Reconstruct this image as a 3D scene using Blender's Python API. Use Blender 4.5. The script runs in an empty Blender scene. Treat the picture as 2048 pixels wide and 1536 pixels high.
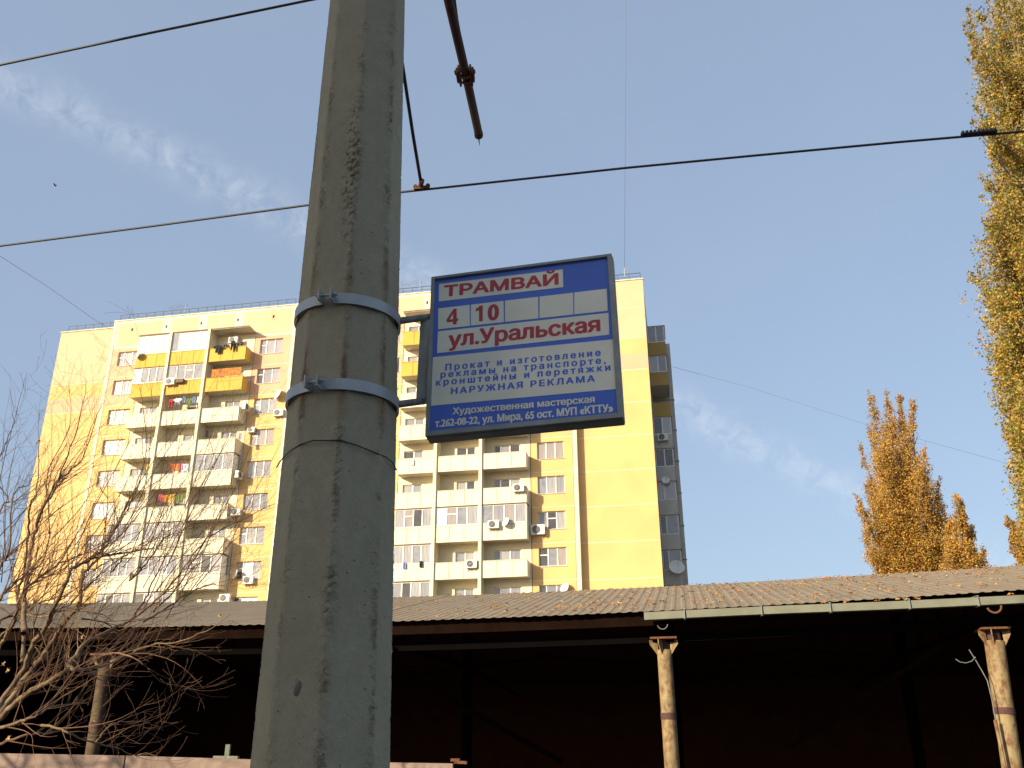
import bpy, math, random
import numpy as np
from mathutils import Vector, Matrix, noise

# ------------------------------------------------------------------ camera, sky, sun, exposure
SC = bpy.context.scene
COL = SC.collection
PITCH, ROLL, FPX = math.radians(22.576), math.radians(-0.3616), 1850.0
cp, sp, cr, sr = math.cos(PITCH), math.sin(PITCH), math.cos(ROLL), math.sin(ROLL)
W_ = np.array([0, cp, sp]); up0 = np.array([0, -sp, cp]); r0 = np.array([1.0, 0, 0])
R_ = cr * r0 + sr * up0
U_ = -sr * r0 + cr * up0
EYE = np.array([0, 0, 1.6])
cam_d = bpy.data.cameras.new('camera')
cam = bpy.data.objects.new('camera', cam_d)
COL.objects.link(cam)
cam_d.sensor_width = 36.0
cam_d.lens = FPX / 2048.0 * 36.0
cam_d.clip_end = 3000
m4 = Matrix(((R_[0], U_[0], -W_[0], EYE[0]), (R_[1], U_[1], -W_[1], EYE[1]), (R_[2], U_[2], -W_[2], EYE[2]), (0, 0, 0, 1)))
cam.matrix_world = m4
SC.camera = cam

SUN_AZ = np.array([-0.769, -0.640]); SUN_EL = math.radians(19.0)
SUN_DIR = Vector((SUN_AZ[0] * math.cos(SUN_EL), SUN_AZ[1] * math.cos(SUN_EL), math.sin(SUN_EL)))
sd = bpy.data.lights.new('sun', 'SUN')
sd.energy = 3.9
sd.angle = math.radians(0.53)
sd.color = (1.0, 0.86, 0.62)
sun = bpy.data.objects.new('sun', sd)
COL.objects.link(sun)
sun.rotation_euler = SUN_DIR.to_track_quat('Z', 'Y').to_euler()

SKY_STRENGTH = 0.15
world = bpy.data.worlds.new('World')
SC.world = world
world.use_nodes = True
wn = world.node_tree.nodes; wl = world.node_tree.links
wn.clear()
wout = wn.new('ShaderNodeOutputWorld'); wbg = wn.new('ShaderNodeBackground')
wbg.inputs['Strength'].default_value = SKY_STRENGTH
sky = wn.new('ShaderNodeTexSky'); sky.sky_type = 'NISHITA'; sky.sun_disc = False
sky.sun_elevation = SUN_EL
sky.sun_rotation = math.atan2(SUN_AZ[0], SUN_AZ[1])
sky.air_density = 1.0; sky.dust_density = 2.6; sky.ozone_density = 1.2
SC.view_settings.view_transform = 'Standard'
SC.view_settings.look = 'None'
SC.view_settings.gamma = 1.0
SC.view_settings.use_curve_mapping = False
SC.view_settings.exposure = 0.84


def ray(px, py):
    return R_ * (px - 1024) / FPX + U_ * (768 - py) / FPX + W_


# thin vapour trail: a great-circle streak in the sky
d1 = ray(0, 150); d2 = ray(1700, 985)
d1 = d1 / np.linalg.norm(d1); d2 = d2 / np.linalg.norm(d2)
trail_n = np.cross(d1, d2); trail_n /= np.linalg.norm(trail_n)
tcw = wn.new('ShaderNodeTexCoord')


def wmath(op, a, b=None, clamp=False):
    n = wn.new('ShaderNodeMath'); n.operation = op; n.use_clamp = clamp
    for i, v in enumerate((a, b)):
        if v is None: continue
        if isinstance(v, (int, float)): n.inputs[i].default_value = v
        else: wl.new(v, n.inputs[i])
    return n.outputs[0]


def wdot(vec):
    n = wn.new('ShaderNodeVectorMath'); n.operation = 'DOT_PRODUCT'
    wl.new(tcw.outputs['Generated'], n.inputs[0]); n.inputs[1].default_value = tuple(vec)
    return n.outputs['Value']


wnz = wn.new('ShaderNodeTexNoise'); wnz.inputs['Scale'].default_value = 9; wnz.inputs['Detail'].default_value = 6
wl.new(tcw.outputs['Generated'], wnz.inputs['Vector'])
wnz2 = wn.new('ShaderNodeTexNoise'); wnz2.inputs['Scale'].default_value = 46; wnz2.inputs['Detail'].default_value = 8; wnz2.inputs['Roughness'].default_value = .65; wnz2.inputs['Distortion'].default_value = .6
wl.new(tcw.outputs['Generated'], wnz2.inputs['Vector'])
off = wmath('MULTIPLY', wmath('SUBTRACT', wnz.outputs['Fac'], 0.5), 0.05)
dist = wmath('ADD', wdot(trail_n), off)
q = wmath('DIVIDE', dist, 0.020)
gauss = wmath('POWER', 2.718, wmath('MULTIPLY', wmath('MULTIPLY', q, q), -1.0))
wisp = wmath('MULTIPLY', gauss, wmath('ADD', wmath('MULTIPLY', wnz2.outputs['Fac'], 3.2), -1.15, True))
# broad faint veil
veil = wmath('ADD', wmath('MULTIPLY', wmath('SUBTRACT', wnz.outputs['Fac'], 0.38, True), 0.05), 0.05)
wfac = wmath('ADD', wmath('MULTIPLY', wisp, 0.26), veil, True)
whaze = wn.new('ShaderNodeMixRGB'); whaze.inputs[0].default_value = 0.66
wl.new(sky.outputs[0], whaze.inputs[1]); whaze.inputs[2].default_value = (1.20, 1.56, 2.16, 1)
wmix = wn.new('ShaderNodeMixRGB'); wl.new(wfac, wmix.inputs[0]); wl.new(whaze.outputs[0], wmix.inputs[1])
wmix.inputs[2].default_value = (3.4, 3.6, 3.85, 1)
wl.new(wmix.outputs[0], wbg.inputs['Color']); wl.new(wbg.outputs[0], wout.inputs[0])

# ------------------------------------------------------------------ helpers
rng = random.Random(7)


def onz(px, py, z):
    r = ray(px, py); return EYE + r * ((z - 1.6) / r[2])


def ony(px, py, Y):
    r = ray(px, py); return EYE + r * (Y / r[1])


ANG = math.radians(-10.269)
DD = np.array([math.cos(ANG), math.sin(ANG), 0]); NN = np.array([math.sin(ANG), -math.cos(ANG), 0])
B0 = np.array([0, 69.61, 0])


def onn(px, py, D):      # plane parallel to the building facade at distance D from the eye
    r = ray(px, py); return EYE + r * (D / (-(r @ NN)))


def bl(px, py, off=0.0):   # building local (u, y, z); y = -off
    r = ray(px, py); P = B0 + NN * off
    t = ((P - EYE) @ NN) / (r @ NN); Q = EYE + r * t
    return float((Q - B0) @ DD), -off, float(Q[2])


def tag(o, label=None, cat=None, group=None, kind=None):
    if label: o['label'] = label
    if cat: o['category'] = cat
    if group: o['group'] = group
    if kind: o['kind'] = kind
    return o


def empty(name, loc=(0, 0, 0), rz=0.0, parent=None):
    o = bpy.data.objects.new(name, None); COL.objects.link(o)
    o.empty_display_size = 0.2
    o.location = loc; o.rotation_euler = (0, 0, rz)
    if parent: o.parent = parent
    return o


class MB:
    def __init__(s): s.v = []; s.f = []; s.mi = []; s.mats = []

    def idx(s, m):
        if m is None: return 0
        if m not in s.mats: s.mats.append(m)
        return s.mats.index(m)

    def add(s, vs, fs, m=None):
        b = len(s.v); s.v += [tuple(map(float, v)) for v in vs]
        s.f += [tuple(i + b for i in f) for f in fs]; s.mi += [s.idx(m)] * len(fs)
        return s

    def box(s, x0, x1, y0, y1, z0, z1, m=None):
        return s.add([(x0, y0, z0), (x1, y0, z0), (x1, y1, z0), (x0, y1, z0), (x0, y0, z1), (x1, y0, z1), (x1, y1, z1), (x0, y1, z1)],
                     [(0, 3, 2, 1), (4, 5, 6, 7), (0, 1, 5, 4), (1, 2, 6, 5), (2, 3, 7, 6), (3, 0, 4, 7)], m)

    def bar(s, a, b, w, h=None, m=None, upv=(0, 0, 1)):
        a = np.array(a, float); b = np.array(b, float); h = h or w
        d = b - a; L = np.linalg.norm(d); d /= L
        u = np.array(upv, float)
        if abs(d @ u) > .98: u = np.array([1.0, 0, 0])
        x = np.cross(d, u); x /= np.linalg.norm(x); y = np.cross(x, d)
        vs = []
        for p in (a, b):
            for i, j in ((-1, -1), (1, -1), (1, 1), (-1, 1)): vs.append(p + x * i * w / 2 + y * j * h / 2)
        return s.add(vs, [(0, 1, 2, 3), (7, 6, 5, 4), (0, 4, 5, 1), (1, 5, 6, 2), (2, 6, 7, 3), (3, 7, 4, 0)], m)

    def tube(s, pts, rad, n=8, m=None, caps=True):
        pts = [np.array(p, float) for p in pts]
        if not hasattr(rad, '__len__'): rad = [rad] * len(pts)
        vs = []; fs = []; ref = None
        for i, p in enumerate(pts):
            d = pts[min(i + 1, len(pts) - 1)] - pts[max(i - 1, 0)]
            d = d / (np.linalg.norm(d) + 1e-12)
            if ref is None:
                ref = np.array([0, 0, 1.0]) if abs(d[2]) < .9 else np.array([1.0, 0, 0])
            x = np.cross(d, ref); x /= (np.linalg.norm(x) + 1e-12); ref = np.cross(x, d)
            for k in range(n):
                a = 2 * math.pi * k / n
                vs.append(p + (x * math.cos(a) + ref * math.sin(a)) * rad[i])
        for i in range(len(pts) - 1):
            for k in range(n):
                k2 = (k + 1) % n
                fs.append((i * n + k, i * n + k2, (i + 1) * n + k2, (i + 1) * n + k))
        if caps:
            fs.append(tuple(range(n - 1, -1, -1))); fs.append(tuple((len(pts) - 1) * n + k for k in range(n)))
        return s.add(vs, fs, m)

    def disc(s, c, axis, r, t, n=20, m=None):
        c = np.array(c, float); a = np.array(axis, float); a /= np.linalg.norm(a)
        return s.tube([c - a * t / 2, c + a * t / 2], r, n, m)

    def build(s, name, mat=None, parent=None, smooth=False, loc=None):
        me = bpy.data.meshes.new(name)
        me.from_pydata(s.v, [], s.f)
        if mat is not None: me.materials.append(mat)
        else:
            for m in s.mats: me.materials.append(m)
            me.polygons.foreach_set('material_index', s.mi)
        if smooth: me.polygons.foreach_set('use_smooth', [True] * len(me.polygons))
        me.update()
        o = bpy.data.objects.new(name, me); COL.objects.link(o)
        if parent: o.parent = parent
        if loc is not None: o.location = loc
        return o


def inst(name, src, parent=None, loc=(0, 0, 0), rot=(0, 0, 0), scale=(1, 1, 1), mat=None):
    o = bpy.data.objects.new(name, src.data if hasattr(src, 'data') else src); COL.objects.link(o)
    o.location = loc; o.rotation_euler = rot; o.scale = scale
    if parent: o.parent = parent
    if mat is not None:
        o.material_slots[0].link = 'OBJECT'; o.material_slots[0].material = mat
    return o


def mat(name, col, rough=.8, var=.12, scale=3.0, bump=0.0, bscale=40.0, metal=0.0, col2=None, stretch=None, spec=None, trans=0.0, coord='Object', contrast=(.35, .65)):
    m = bpy.data.materials.new(name); m.use_nodes = True
    nt = m.node_tree; N = nt.nodes; L = nt.links
    b = N['Principled BSDF']
    b.inputs['Roughness'].default_value = rough; b.inputs['Metallic'].default_value = metal
    if spec is not None: b.inputs['Specular IOR Level'].default_value = spec
    tc = N.new('ShaderNodeTexCoord'); mp = N.new('ShaderNodeMapping')
    L.new(tc.outputs[coord], mp.inputs[0])
    if stretch: mp.inputs['Scale'].default_value = stretch
    nz = N.new('ShaderNodeTexNoise'); nz.inputs['Scale'].default_value = scale; nz.inputs['Detail'].default_value = 6
    L.new(mp.outputs[0], nz.inputs['Vector'])
    cr_ = N.new('ShaderNodeValToRGB'); L.new(nz.outputs['Fac'], cr_.inputs[0])
    c2 = col2 if col2 else tuple(c * (1 - var) for c in col)
    c1 = col if col2 else tuple(min(1, c * (1 + var)) for c in col)
    cr_.color_ramp.elements[0].position = contrast[0]; cr_.color_ramp.elements[1].position = contrast[1]
    cr_.color_ramp.elements[0].color = (*c2, 1); cr_.color_ramp.elements[1].color = (*c1, 1)
    L.new(cr_.outputs[0], b.inputs['Base Color'])
    if bump:
        nb = N.new('ShaderNodeTexNoise'); nb.inputs['Scale'].default_value = bscale; nb.inputs['Detail'].default_value = 5
        L.new(tc.outputs[coord], nb.inputs['Vector'])
        bp = N.new('ShaderNodeBump'); bp.inputs['Strength'].default_value = bump; bp.inputs['Distance'].default_value = .01
        L.new(nb.outputs['Fac'], bp.inputs['Height']); L.new(bp.outputs[0], b.inputs['Normal'])
    if trans:
        tr = N.new('ShaderNodeBsdfTranslucent'); L.new(cr_.outputs[0], tr.inputs[0])
        mx = N.new('ShaderNodeMixShader'); mx.inputs[0].default_value = trans
        L.new(b.outputs[0], mx.inputs[1]); L.new(tr.outputs[0], mx.inputs[2])
        L.new(mx.outputs[0], N['Material Output'].inputs[0])
    return m


def glass_mat(name, base, base2, folds=0.0, rough=.08):
    m = mat(name, base, rough=rough, col2=base2, scale=2.0, stretch=(9, 9, .4) if folds else (1, 1, 1), contrast=(.3, .7))
    m.node_tree.nodes['Principled BSDF'].inputs['Specular IOR Level'].default_value = .8
    return m


M = dict(
    peach=mat('peach_plaster', (.78, .44, .27), .9, .05, .5, .15, 8),
    peachl=mat('pale_peach_plaster', (.78, .49, .30), .9, .04, .5, .15, 8),
    yellow=mat('yellow_plaster', (.76, .485, .20), .9, .06, .35, .15, 8),
    white=mat('white_plaster', (.78, .70, .50), .9, .05, .6, .12, 8),
    joint=mat('white_joint', (.78, .70, .50), .9, .15, 3),
    pyellow=mat('yellow_parapet', (.68, .41, .07), .8, .05, 1.0),
    pwhite=mat('white_parapet', (.78, .71, .53), .8, .05, 1.0),
    seam=mat('dark_seam', (.22, .19, .13), .9),
    slab=mat('slab_underside', (.62, .56, .45), .9, .06, 1.5),
    frame=mat('window_frame_white', (.82, .80, .74), .5, .03, 2),
    brownframe=mat('brown_frame', (.16, .10, .05), .7),
    sill=mat('metal_sill', (.45, .42, .38), .5),
    rail=mat('roof_rail', (.06, .06, .09), .6),
    g_grey=glass_mat('glass_grey', (.30, .30, .32), (.20, .20, .22)),
    g_dark=glass_mat('glass_dark', (.09, .08, .08), (.05, .045, .04)),
    g_curt=glass_mat('glass_pale_curtain', (.46, .44, .42), (.26, .25, .27), 1),
    g_lace=glass_mat('glass_lace_curtain', (.34, .33, .35), (.20, .20, .23), 1),
    g_tan=glass_mat('glass_tan_curtain', (.40, .34, .31), (.27, .23, .21), 1),
    g_white=mat('white_blind_and_glare', (.66, .66, .66), .6, .05, 3),  # blinds, and painted sun glare on two lower left windows
    acw=mat('air_conditioner_casing', (.74, .72, .66), .5, .05, 2),
    dark=mat('dark_plastic', (.03, .03, .03), .5),
    black_cloth=mat('black_cloth', (.015, .015, .02), .9),
    conc_side=mat('grey_panel_concrete', (.50, .48, .42), .9, .08, 1.2, .1, 10),
    tan=mat('shaded_yellow_parapet', (.42, .27, .08), .85, .06, 1),  # yellow parapet with the shade of the end side put into its colour
    galv=mat('galvanised_steel', (.30, .31, .31), .45, .12, 12, .1, 60, metal=.35),
    zinc=mat('zinc_band', (.34, .36, .36), .42, .10, 10, .08, 80, metal=.25),
    frame_grey=mat('weathered_grey_paint', (.29, .30, .265), .55, .14, 14, .12, 70, col2=None),
    pipe=mat('grey_brown_pipe', (.17, .165, .15), .6, .2, 25, .1, 90),
    bolt=mat('bolt_steel', (.45, .45, .44), .35, .15, 50, metal=.8),
    rust=mat('rusty_pipe', (.10, .045, .035), .8, .1, 18, .3, 90, col2=(.07, .03, .03)),
    rust_o=mat('orange_rust', (.20, .085, .04), .85, .1, 40, .3, 120, col2=(.12, .05, .03)),
    wire=mat('wire_dark', (.035, .035, .035), .6),
    wire_pale=mat('thin_cable', (.12, .12, .14), .7),
    s_blue=mat('sign_blue', (.065, .15, .60), .38, .07, 5),
    s_white=mat('sign_white', (.84, .80, .64), .40, .07, 4),
    s_red=mat('sign_red', (.52, .035, .045), .45, .08, 9),
    roof=mat('roof_sheet_steel', (.25, .19, .118), .75, .10, 2.5, .1, 30),
    roofdark=mat('roof_shade_and_shed_wall', (.05, .02, .012), .95, spec=.03),
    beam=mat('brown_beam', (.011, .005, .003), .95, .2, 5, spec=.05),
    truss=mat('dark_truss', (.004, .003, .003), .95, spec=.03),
    gutter=mat('gutter_grey_green', (.21, .21, .155), .6, .1, 5),
    fence=mat('fence_pink_beige', (.31, .22, .175), .85, .10, 2.5, .2, 40),
    soil=mat('soil', (.07, .055, .04), .95, .3, .4, .4, 6),
    asphalt=mat('asphalt', (.055, .052, .05), .9, .15, 1.5, .5, 60),
    brick=mat('shading_building_grey_block', (.30, .28, .25), .9, .1, 1.0, .2, 20),
    post_shaded=mat('tree_shaded_post', (.12, .08, .04), .85, .2, 5, .3, 50, col2=(.06, .035, .02)),  # post colour darkened to paint in the tree's shadow
    bark=mat('bare_tree_bark', (.23, .155, .08), .9, .25, 12, .5, 60, col2=(.11, .065, .04), stretch=(1, 1, .4)),
    twig=mat('reddish_twig', (.23, .125, .06), .85, .3, 6, col2=(.10, .048, .035)),
    pbark=mat('poplar_bark', (.20, .17, .13), .9, .2, 6),
    bird=mat('bird_feathers', (.03, .03, .03), .8),
)

# post: peeling cream paint over rust
def peel_mat():
    m = mat('peeling_cream_paint', (.31, .23, .115), .75, .1, 3, .25, 60)
    N = m.node_tree.nodes; L = m.node_tree.links
    tc = [n for n in N if n.type == 'TEX_COORD'][0]
    nz = N.new('ShaderNodeTexNoise'); nz.inputs['Scale'].default_value = 14; nz.inputs['Detail'].default_value = 9; nz.inputs['Roughness'].default_value = .7
    mp = N.new('ShaderNodeMapping'); mp.inputs['Scale'].default_value = (1, 1, .6); L.new(tc.outputs['Object'], mp.inputs[0]); L.new(mp.outputs[0], nz.inputs['Vector'])
    rp = N.new('ShaderNodeValToRGB'); rp.color_ramp.elements[0].position = .44; rp.color_ramp.elements[1].position = .62; L.new(nz.outputs['Fac'], rp.inputs[0])
    b = N['Principled BSDF']; old = b.inputs['Base Color'].links[0].from_socket
    mx = N.new('ShaderNodeMixRGB'); L.new(rp.outputs[0], mx.inputs[0]); L.new(old, mx.inputs[1]); mx.inputs[2].default_value = (.17, .075, .03, 1)
    L.new(mx.outputs[0], b.inputs['Base Color'])
    return m
M['post'] = peel_mat()

# leaf materials
LEAF = [mat('leaf_gold', (.62, .38, .065), .6, .2, 1, trans=.35), mat('leaf_orange', (.50, .25, .05), .6, .2, 1, trans=.35),
        mat('leaf_olive', (.32, .28, .045), .6, .2, 1, trans=.35), mat('leaf_brown', (.36, .19, .06), .7, .2, 1, trans=.25),
        mat('leaf_green', (.17, .20, .035), .6, .2, 1, trans=.35)]

# ------------------------------------------------------------------ ground
g = MB(); S = 900
n = 24
for i in range(n):
    for j in range(n):
        x0 = -S + 2 * S * i / n; y0 = -S + 2 * S * j / n
        g.add([(x0, y0, 0), (x0 + 2 * S / n, y0, 0), (x0 + 2 * S / n, y0 + 2 * S / n, 0), (x0, y0 + 2 * S / n, 0)], [(0, 1, 2, 3)])
tag(g.build('ground', M['soil']), 'bare brown ground running under the shed and the apartment block', kind='structure')
p = MB(); Q = lambda s, d_: DD * s - NN * d_
a = [Q(-60, -7), Q(60, -7), Q(60, 9.2), Q(-60, 9.2)]
p.add([(v[0], v[1], .004) for v in a], [(0, 1, 2, 3)])
tag(p.build('pavement', M['asphalt']), 'grey asphalt pavement around the foot of the concrete pole', kind='structure')

# ------------------------------------------------------------------ unseen building added behind the viewer to shade pole and sign
S2 = SUN_AZ / np.linalg.norm(SUN_AZ); P2 = np.array([S2[1], -S2[0]])
if P2[1] < 0: P2 = -P2
hb = empty('shading_building', (0, 0, 0))
tag(hb, 'plain grey block building added unseen behind the viewer to shade the pole', 'building')
def hp(l, d_, z): v = S2 * d_ + P2 * l; return (v[0], v[1], z)
w = MB()
l0, l1, e0, e1, HH = -14.0, 4.8, 13.0, 24.0, 13.5
w.add([hp(l0, e0, 0), hp(l1, e0, 0), hp(l1, e1, 0), hp(l0, e1, 0), hp(l0, e0, HH), hp(l1, e0, HH), hp(l1, e1, HH), hp(l0, e1, HH)],
      [(0, 3, 2, 1), (4, 5, 6, 7), (0, 1, 5, 4), (1, 2, 6, 5), (2, 3, 7, 6), (3, 0, 4, 7)])
w.build('shading_building_wall', M['brick'], hb)
for fl in range(4):
    for k in range(5):
        lc = l0 + 2.2 + k * 3.2; z = 1.1 + fl * 3.1
        q_ = MB()
        q_.add([hp(lc - .7, e0 - .04, z), hp(lc + .7, e0 - .04, z), hp(lc + .7, e0 + .05, z), hp(lc - .7, e0 + .05, z),
                hp(lc - .7, e0 - .04, z + 1.5), hp(lc + .7, e0 - .04, z + 1.5), hp(lc + .7, e0 + .05, z + 1.5), hp(lc - .7, e0 + .05, z + 1.5)],
               [(0, 3, 2, 1), (4, 5, 6, 7), (0, 1, 5, 4), (1, 2, 6, 5), (2, 3, 7, 6), (3, 0, 4, 7)])
        q_.build('window', M['g_grey'], hb)

# ------------------------------------------------------------------ apartment block
AB = empty('apartment_block', tuple(B0), ANG)
tag(AB, 'tall yellow and peach panel apartment block with columns of white balconies', 'building')
FL = 2.8; NF = 12
ZJ = lambda k: 36.92 - FL * k       # joint above floor k (0 = top floor)


def panel(name, u0, u1, z0, z1, m, y=0.0, holes=(), t=.30, gap=.03, parent=AB):
    u0 += gap; u1 -= gap; z0 += gap; z1 -= gap
    xs = sorted({u0, u1} | {h[i] for h in holes for i in (0, 1)}); zs = sorted({z0, z1} | {h[i] for h in holes for i in (2, 3)})
    b = MB()
    for i in range(len(xs) - 1):
        for j in range(len(zs) - 1):
            cx = (xs[i] + xs[i + 1]) / 2; cz = (zs[j] + zs[j + 1]) / 2
            if any(h[0] < cx < h[1] and h[2] < cz < h[3] for h in holes): continue
            b.box(xs[i], xs[i + 1], y, y + t, zs[j], zs[j + 1])
    return b.build(name, m, parent)


def joint_core(u0, u1, z0, z1, y=0.0):    # pale joint filler just behind the panel faces
    pass


_win_cache = {}
GL = ['g_grey', 'g_lace', 'g_curt', 'g_tan', 'g_dark']


def window(u0, u1, z0, z1, y=.14, bays=(1, 1, 1), mats=None, vent=None, parent=AB, open_=None, name='window', t=.07):
    """window frame (part of the block) with a pane per bay as sub-parts"""
    f = MB(); fw = .055
    f.box(u0, u0 + fw, y, y + t, z0, z1); f.box(u1 - fw, u1, y, y + t, z0, z1)
    f.box(u0 + fw, u1 - fw, y, y + t, z0, z0 + fw); f.box(u0 + fw, u1 - fw, y, y + t, z1 - fw, z1)
    tot = sum(bays); x = u0 + fw; Wd = u1 - u0 - 2 * fw; edges = [x]
    for b_ in bays[:-1]:
        x += Wd * b_ / tot; edges.append(x)
    edges.append(u1 - fw)
    for e in edges[1:-1]: f.box(e - .045, e + .045, y - .01, y + t - .012, z0 + fw, z1 - fw)
    if vent is not None:
        a_, b_ = edges[vent] + .03, edges[vent + 1] - .03
        zz = z0 + (z1 - z0) * .62
        f.box(a_, b_, y - .006, y + t - .02, zz - .04, zz + .04)
    fo = f.build(name, M['frame'], parent)
    for i in range(len(bays)):
        a_, b_ = edges[i] + (.045 if i else 0), edges[i + 1] - (.045 if i < len(bays) - 1 else 0)
        pm = M[mats[i]] if mats else M[rng.choice(GL)]
        MB().box(a_, b_, y + .03, y + .045, z0 + fw, z1 - fw).build('pane', pm, fo)
    return fo


# panels, per floor -------------------------------------------------
SHIFT = 24.4
LWU = (-36.12, -34.03); RWU = (-22.44, -20.32)
JOINTS = MB()
for sec in (0, 1):
    o_ = sec * SHIFT
    # white vertical strips that close the projecting part on both sides
    MB().box(-37.05 + o_, -36.72 + o_, -.02, 14, 0, 39.72).build('corner_strip', M['white'], AB)
    MB().box(-19.60 + o_, -19.27 + o_, -.02, 14, 0, 39.72).build('corner_strip', M['white'], AB)
    for k in range(NF):
        zt, zb = ZJ(k), ZJ(k + 1)
        col = M['peach'] if k < 2 else M['yellow']
        wz0, wz1 = 35.17 - FL * k, 36.57 - FL * k
        panel('wall_panel', -36.72 + o_, -33.72 + o_, zb, zt, col, holes=[(LWU[0] + o_, LWU[1] + o_, wz0, wz1)])
        panel('wall_panel', -22.96 + o_, -19.60 + o_, zb, zt, col, holes=[(RWU[0] + o_, RWU[1] + o_, wz0, wz1)])
        # white loggia back wall with door + window openings
        if sec == 0:
            ops = [(-33.1, -31.5), (-28.6, -27.1), (-25.10, -23.72)]
        else:
            ops = [(-8.92 - o_, -7.35 - o_), (-4.50 - o_, -3.02 - o_), (-1.47 - o_, .60 - o_)]
        wt = 36.55 - FL * k
        panel('wall_panel', -33.72 + o_, -22.96 + o_, zb, zt, M['white'], y=.012,
              holes=[(a_ + o_, b_ + o_, 34.62 - FL * k, wt) for a_, b_ in ops])
        if k <= 10:
            for a_, b_ in ops:
                wd = b_ - a_
                b3 = wd > 1.8
                mm = [rng.choice(['g_grey', 'g_lace', 'g_dark', 'g_curt']) for _ in range(3 if b3 else 2)]
                window(a_ + o_ + .003, b_ + o_ - .003, 34.62 - FL * k + .003, wt - .003, y=.12, bays=(.55, 1, 1) if b3 else (1, .9), mats=mm, vent=0 if rng.random() < .6 else None)
        # facade windows
        if k <= 10:
            for wi, (a_, b_) in enumerate((LWU, RWU)):
                vt = None; bays = (.62, 1, .9); 
                if wi == 0:
                    mm = [['g_lace', 'g_curt', 'g_lace'], ['g_curt', 'g_grey', 'g_curt'], ['g_lace', 'g_curt', 'g_tan'], ['g_grey', 'g_white', 'g_curt'], ['g_tan', 'g_tan', 'g_lace'], ['g_white', 'g_white', 'g_white']][k] if k < 6 and sec == 0 else None  # all-white sixth window paints in sun glare
                    vt = 0 if k != 1 else None
                    if k == 1: bays = (.9, .7, .9)
                elif sec == 0:
                    mm = [['g_lace', 'g_curt', 'g_curt'], ['g_dark', 'g_lace', 'g_curt'], ['g_curt', 'g_lace', 'g_curt'], ['g_tan', 'g_tan', 'g_tan'], ['g_grey', 'g_grey', 'g_grey'], ['g_grey', 'g_grey', 'g_grey'], ['g_lace', 'g_curt', 'g_lace'], ['g_dark', 'g_white', 'g_curt'], ['g_dark', 'g_white', 'g_white']][k] if k < 9 else None  # white pane of the eighth window paints in sun glare
                    vt = 0 if k in (0, 1, 2, 3, 6, 7) else None
                    if k in (4, 5): bays = (1, 1.1, 1)
                else:
                    mm = {4: ['g_tan', 'g_tan', 'g_tan'], 5: ['g_grey', 'g_curt', 'g_lace'], 6: ['g_grey', 'g_dark', 'g_curt'], 7: ['g_dark', 'g_grey', 'g_tan'], 8: ['g_dark', 'g_grey', 'g_grey']}.get(k)
                    vt = {6: 1, 7: 0, 8: 0}.get(k)
                    bays = (1, 1.1, 1) if k != 8 else (.62, 1, 1)
                wf = window(a_ + o_ + .003, b_ + o_ - .003, wz0 + .003, wz1 - .003, mats=mm, vent=vt, bays=bays)
                MB().box(a_ + o_ - .04, b_ + o_ + .04, -.05, .13, wz0 - .05, wz0 - .004).build('sill', M['sill'], wf)
        # pale joint lines
        for (ja, jb) in ((-36.70, -33.74), (-33.70, -22.98), (-22.94, -19.62)):
            JOINTS.box(ja + o_, jb + o_, .010 if jb != -22.98 else .016, .28, zt - .045, zt + .045)
    # attic storey
    zt = 39.72; zb = 36.92
    panel('wall_panel', -36.72 + o_, -19.60 + o_, zb, zt, M['white'], gap=.03,
          holes=[(u_ + o_ - .09, u_ + o_ + .09, 38.60, 38.90) for u_ in (-35.15, -31.78, -28.37, -24.84, -21.45)])
    for u_ in (-35.15, -31.78, -28.37, -24.84, -21.45):
        MB().box(u_ + o_ - .088, u_ + o_ + .088, .10, .14, 38.602, 38.898).build('vent', M['dark'], AB)
    for (ua, ub, us) in ((-36.5, -32.15, -33.5), (-31.3, -28.65, -30.2), (-27.8, -25.15, -26.5), (-24.3, -19.75, -22.9)):
        for (pa, pb) in ((ua, us - .04), (us + .04, ub)):
            b_ = MB(); xs = [pa]; 
            vs = [u_ for u_ in (-35.15, -21.45) if pa < u_ < pb]
            # painted fields sit 12 mm proud, split around the vent openings
            if vs:
                v0 = vs[0]
                b_.box(pa + o_, v0 - .10 + o_, -.012, 0, 37.15, 39.42); b_.box(v0 + .10 + o_, pb + o_, -.012, 0, 37.15, 39.42)
                b_.box(v0 - .10 + o_, v0 + .10 + o_, -.012, 0, 37.15, 38.59); b_.box(v0 - .10 + o_, v0 + .10 + o_, -.012, 0, 38.91, 39.42)
            else:
                b_.box(pa + o_, pb + o_, -.012, 0, 37.15, 39.42)
            b_.build('painted_field', M['peachl'], AB)
JO = JOINTS.build('joint_filler', M['joint'], AB)
tag(JO, kind='stuff')


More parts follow.
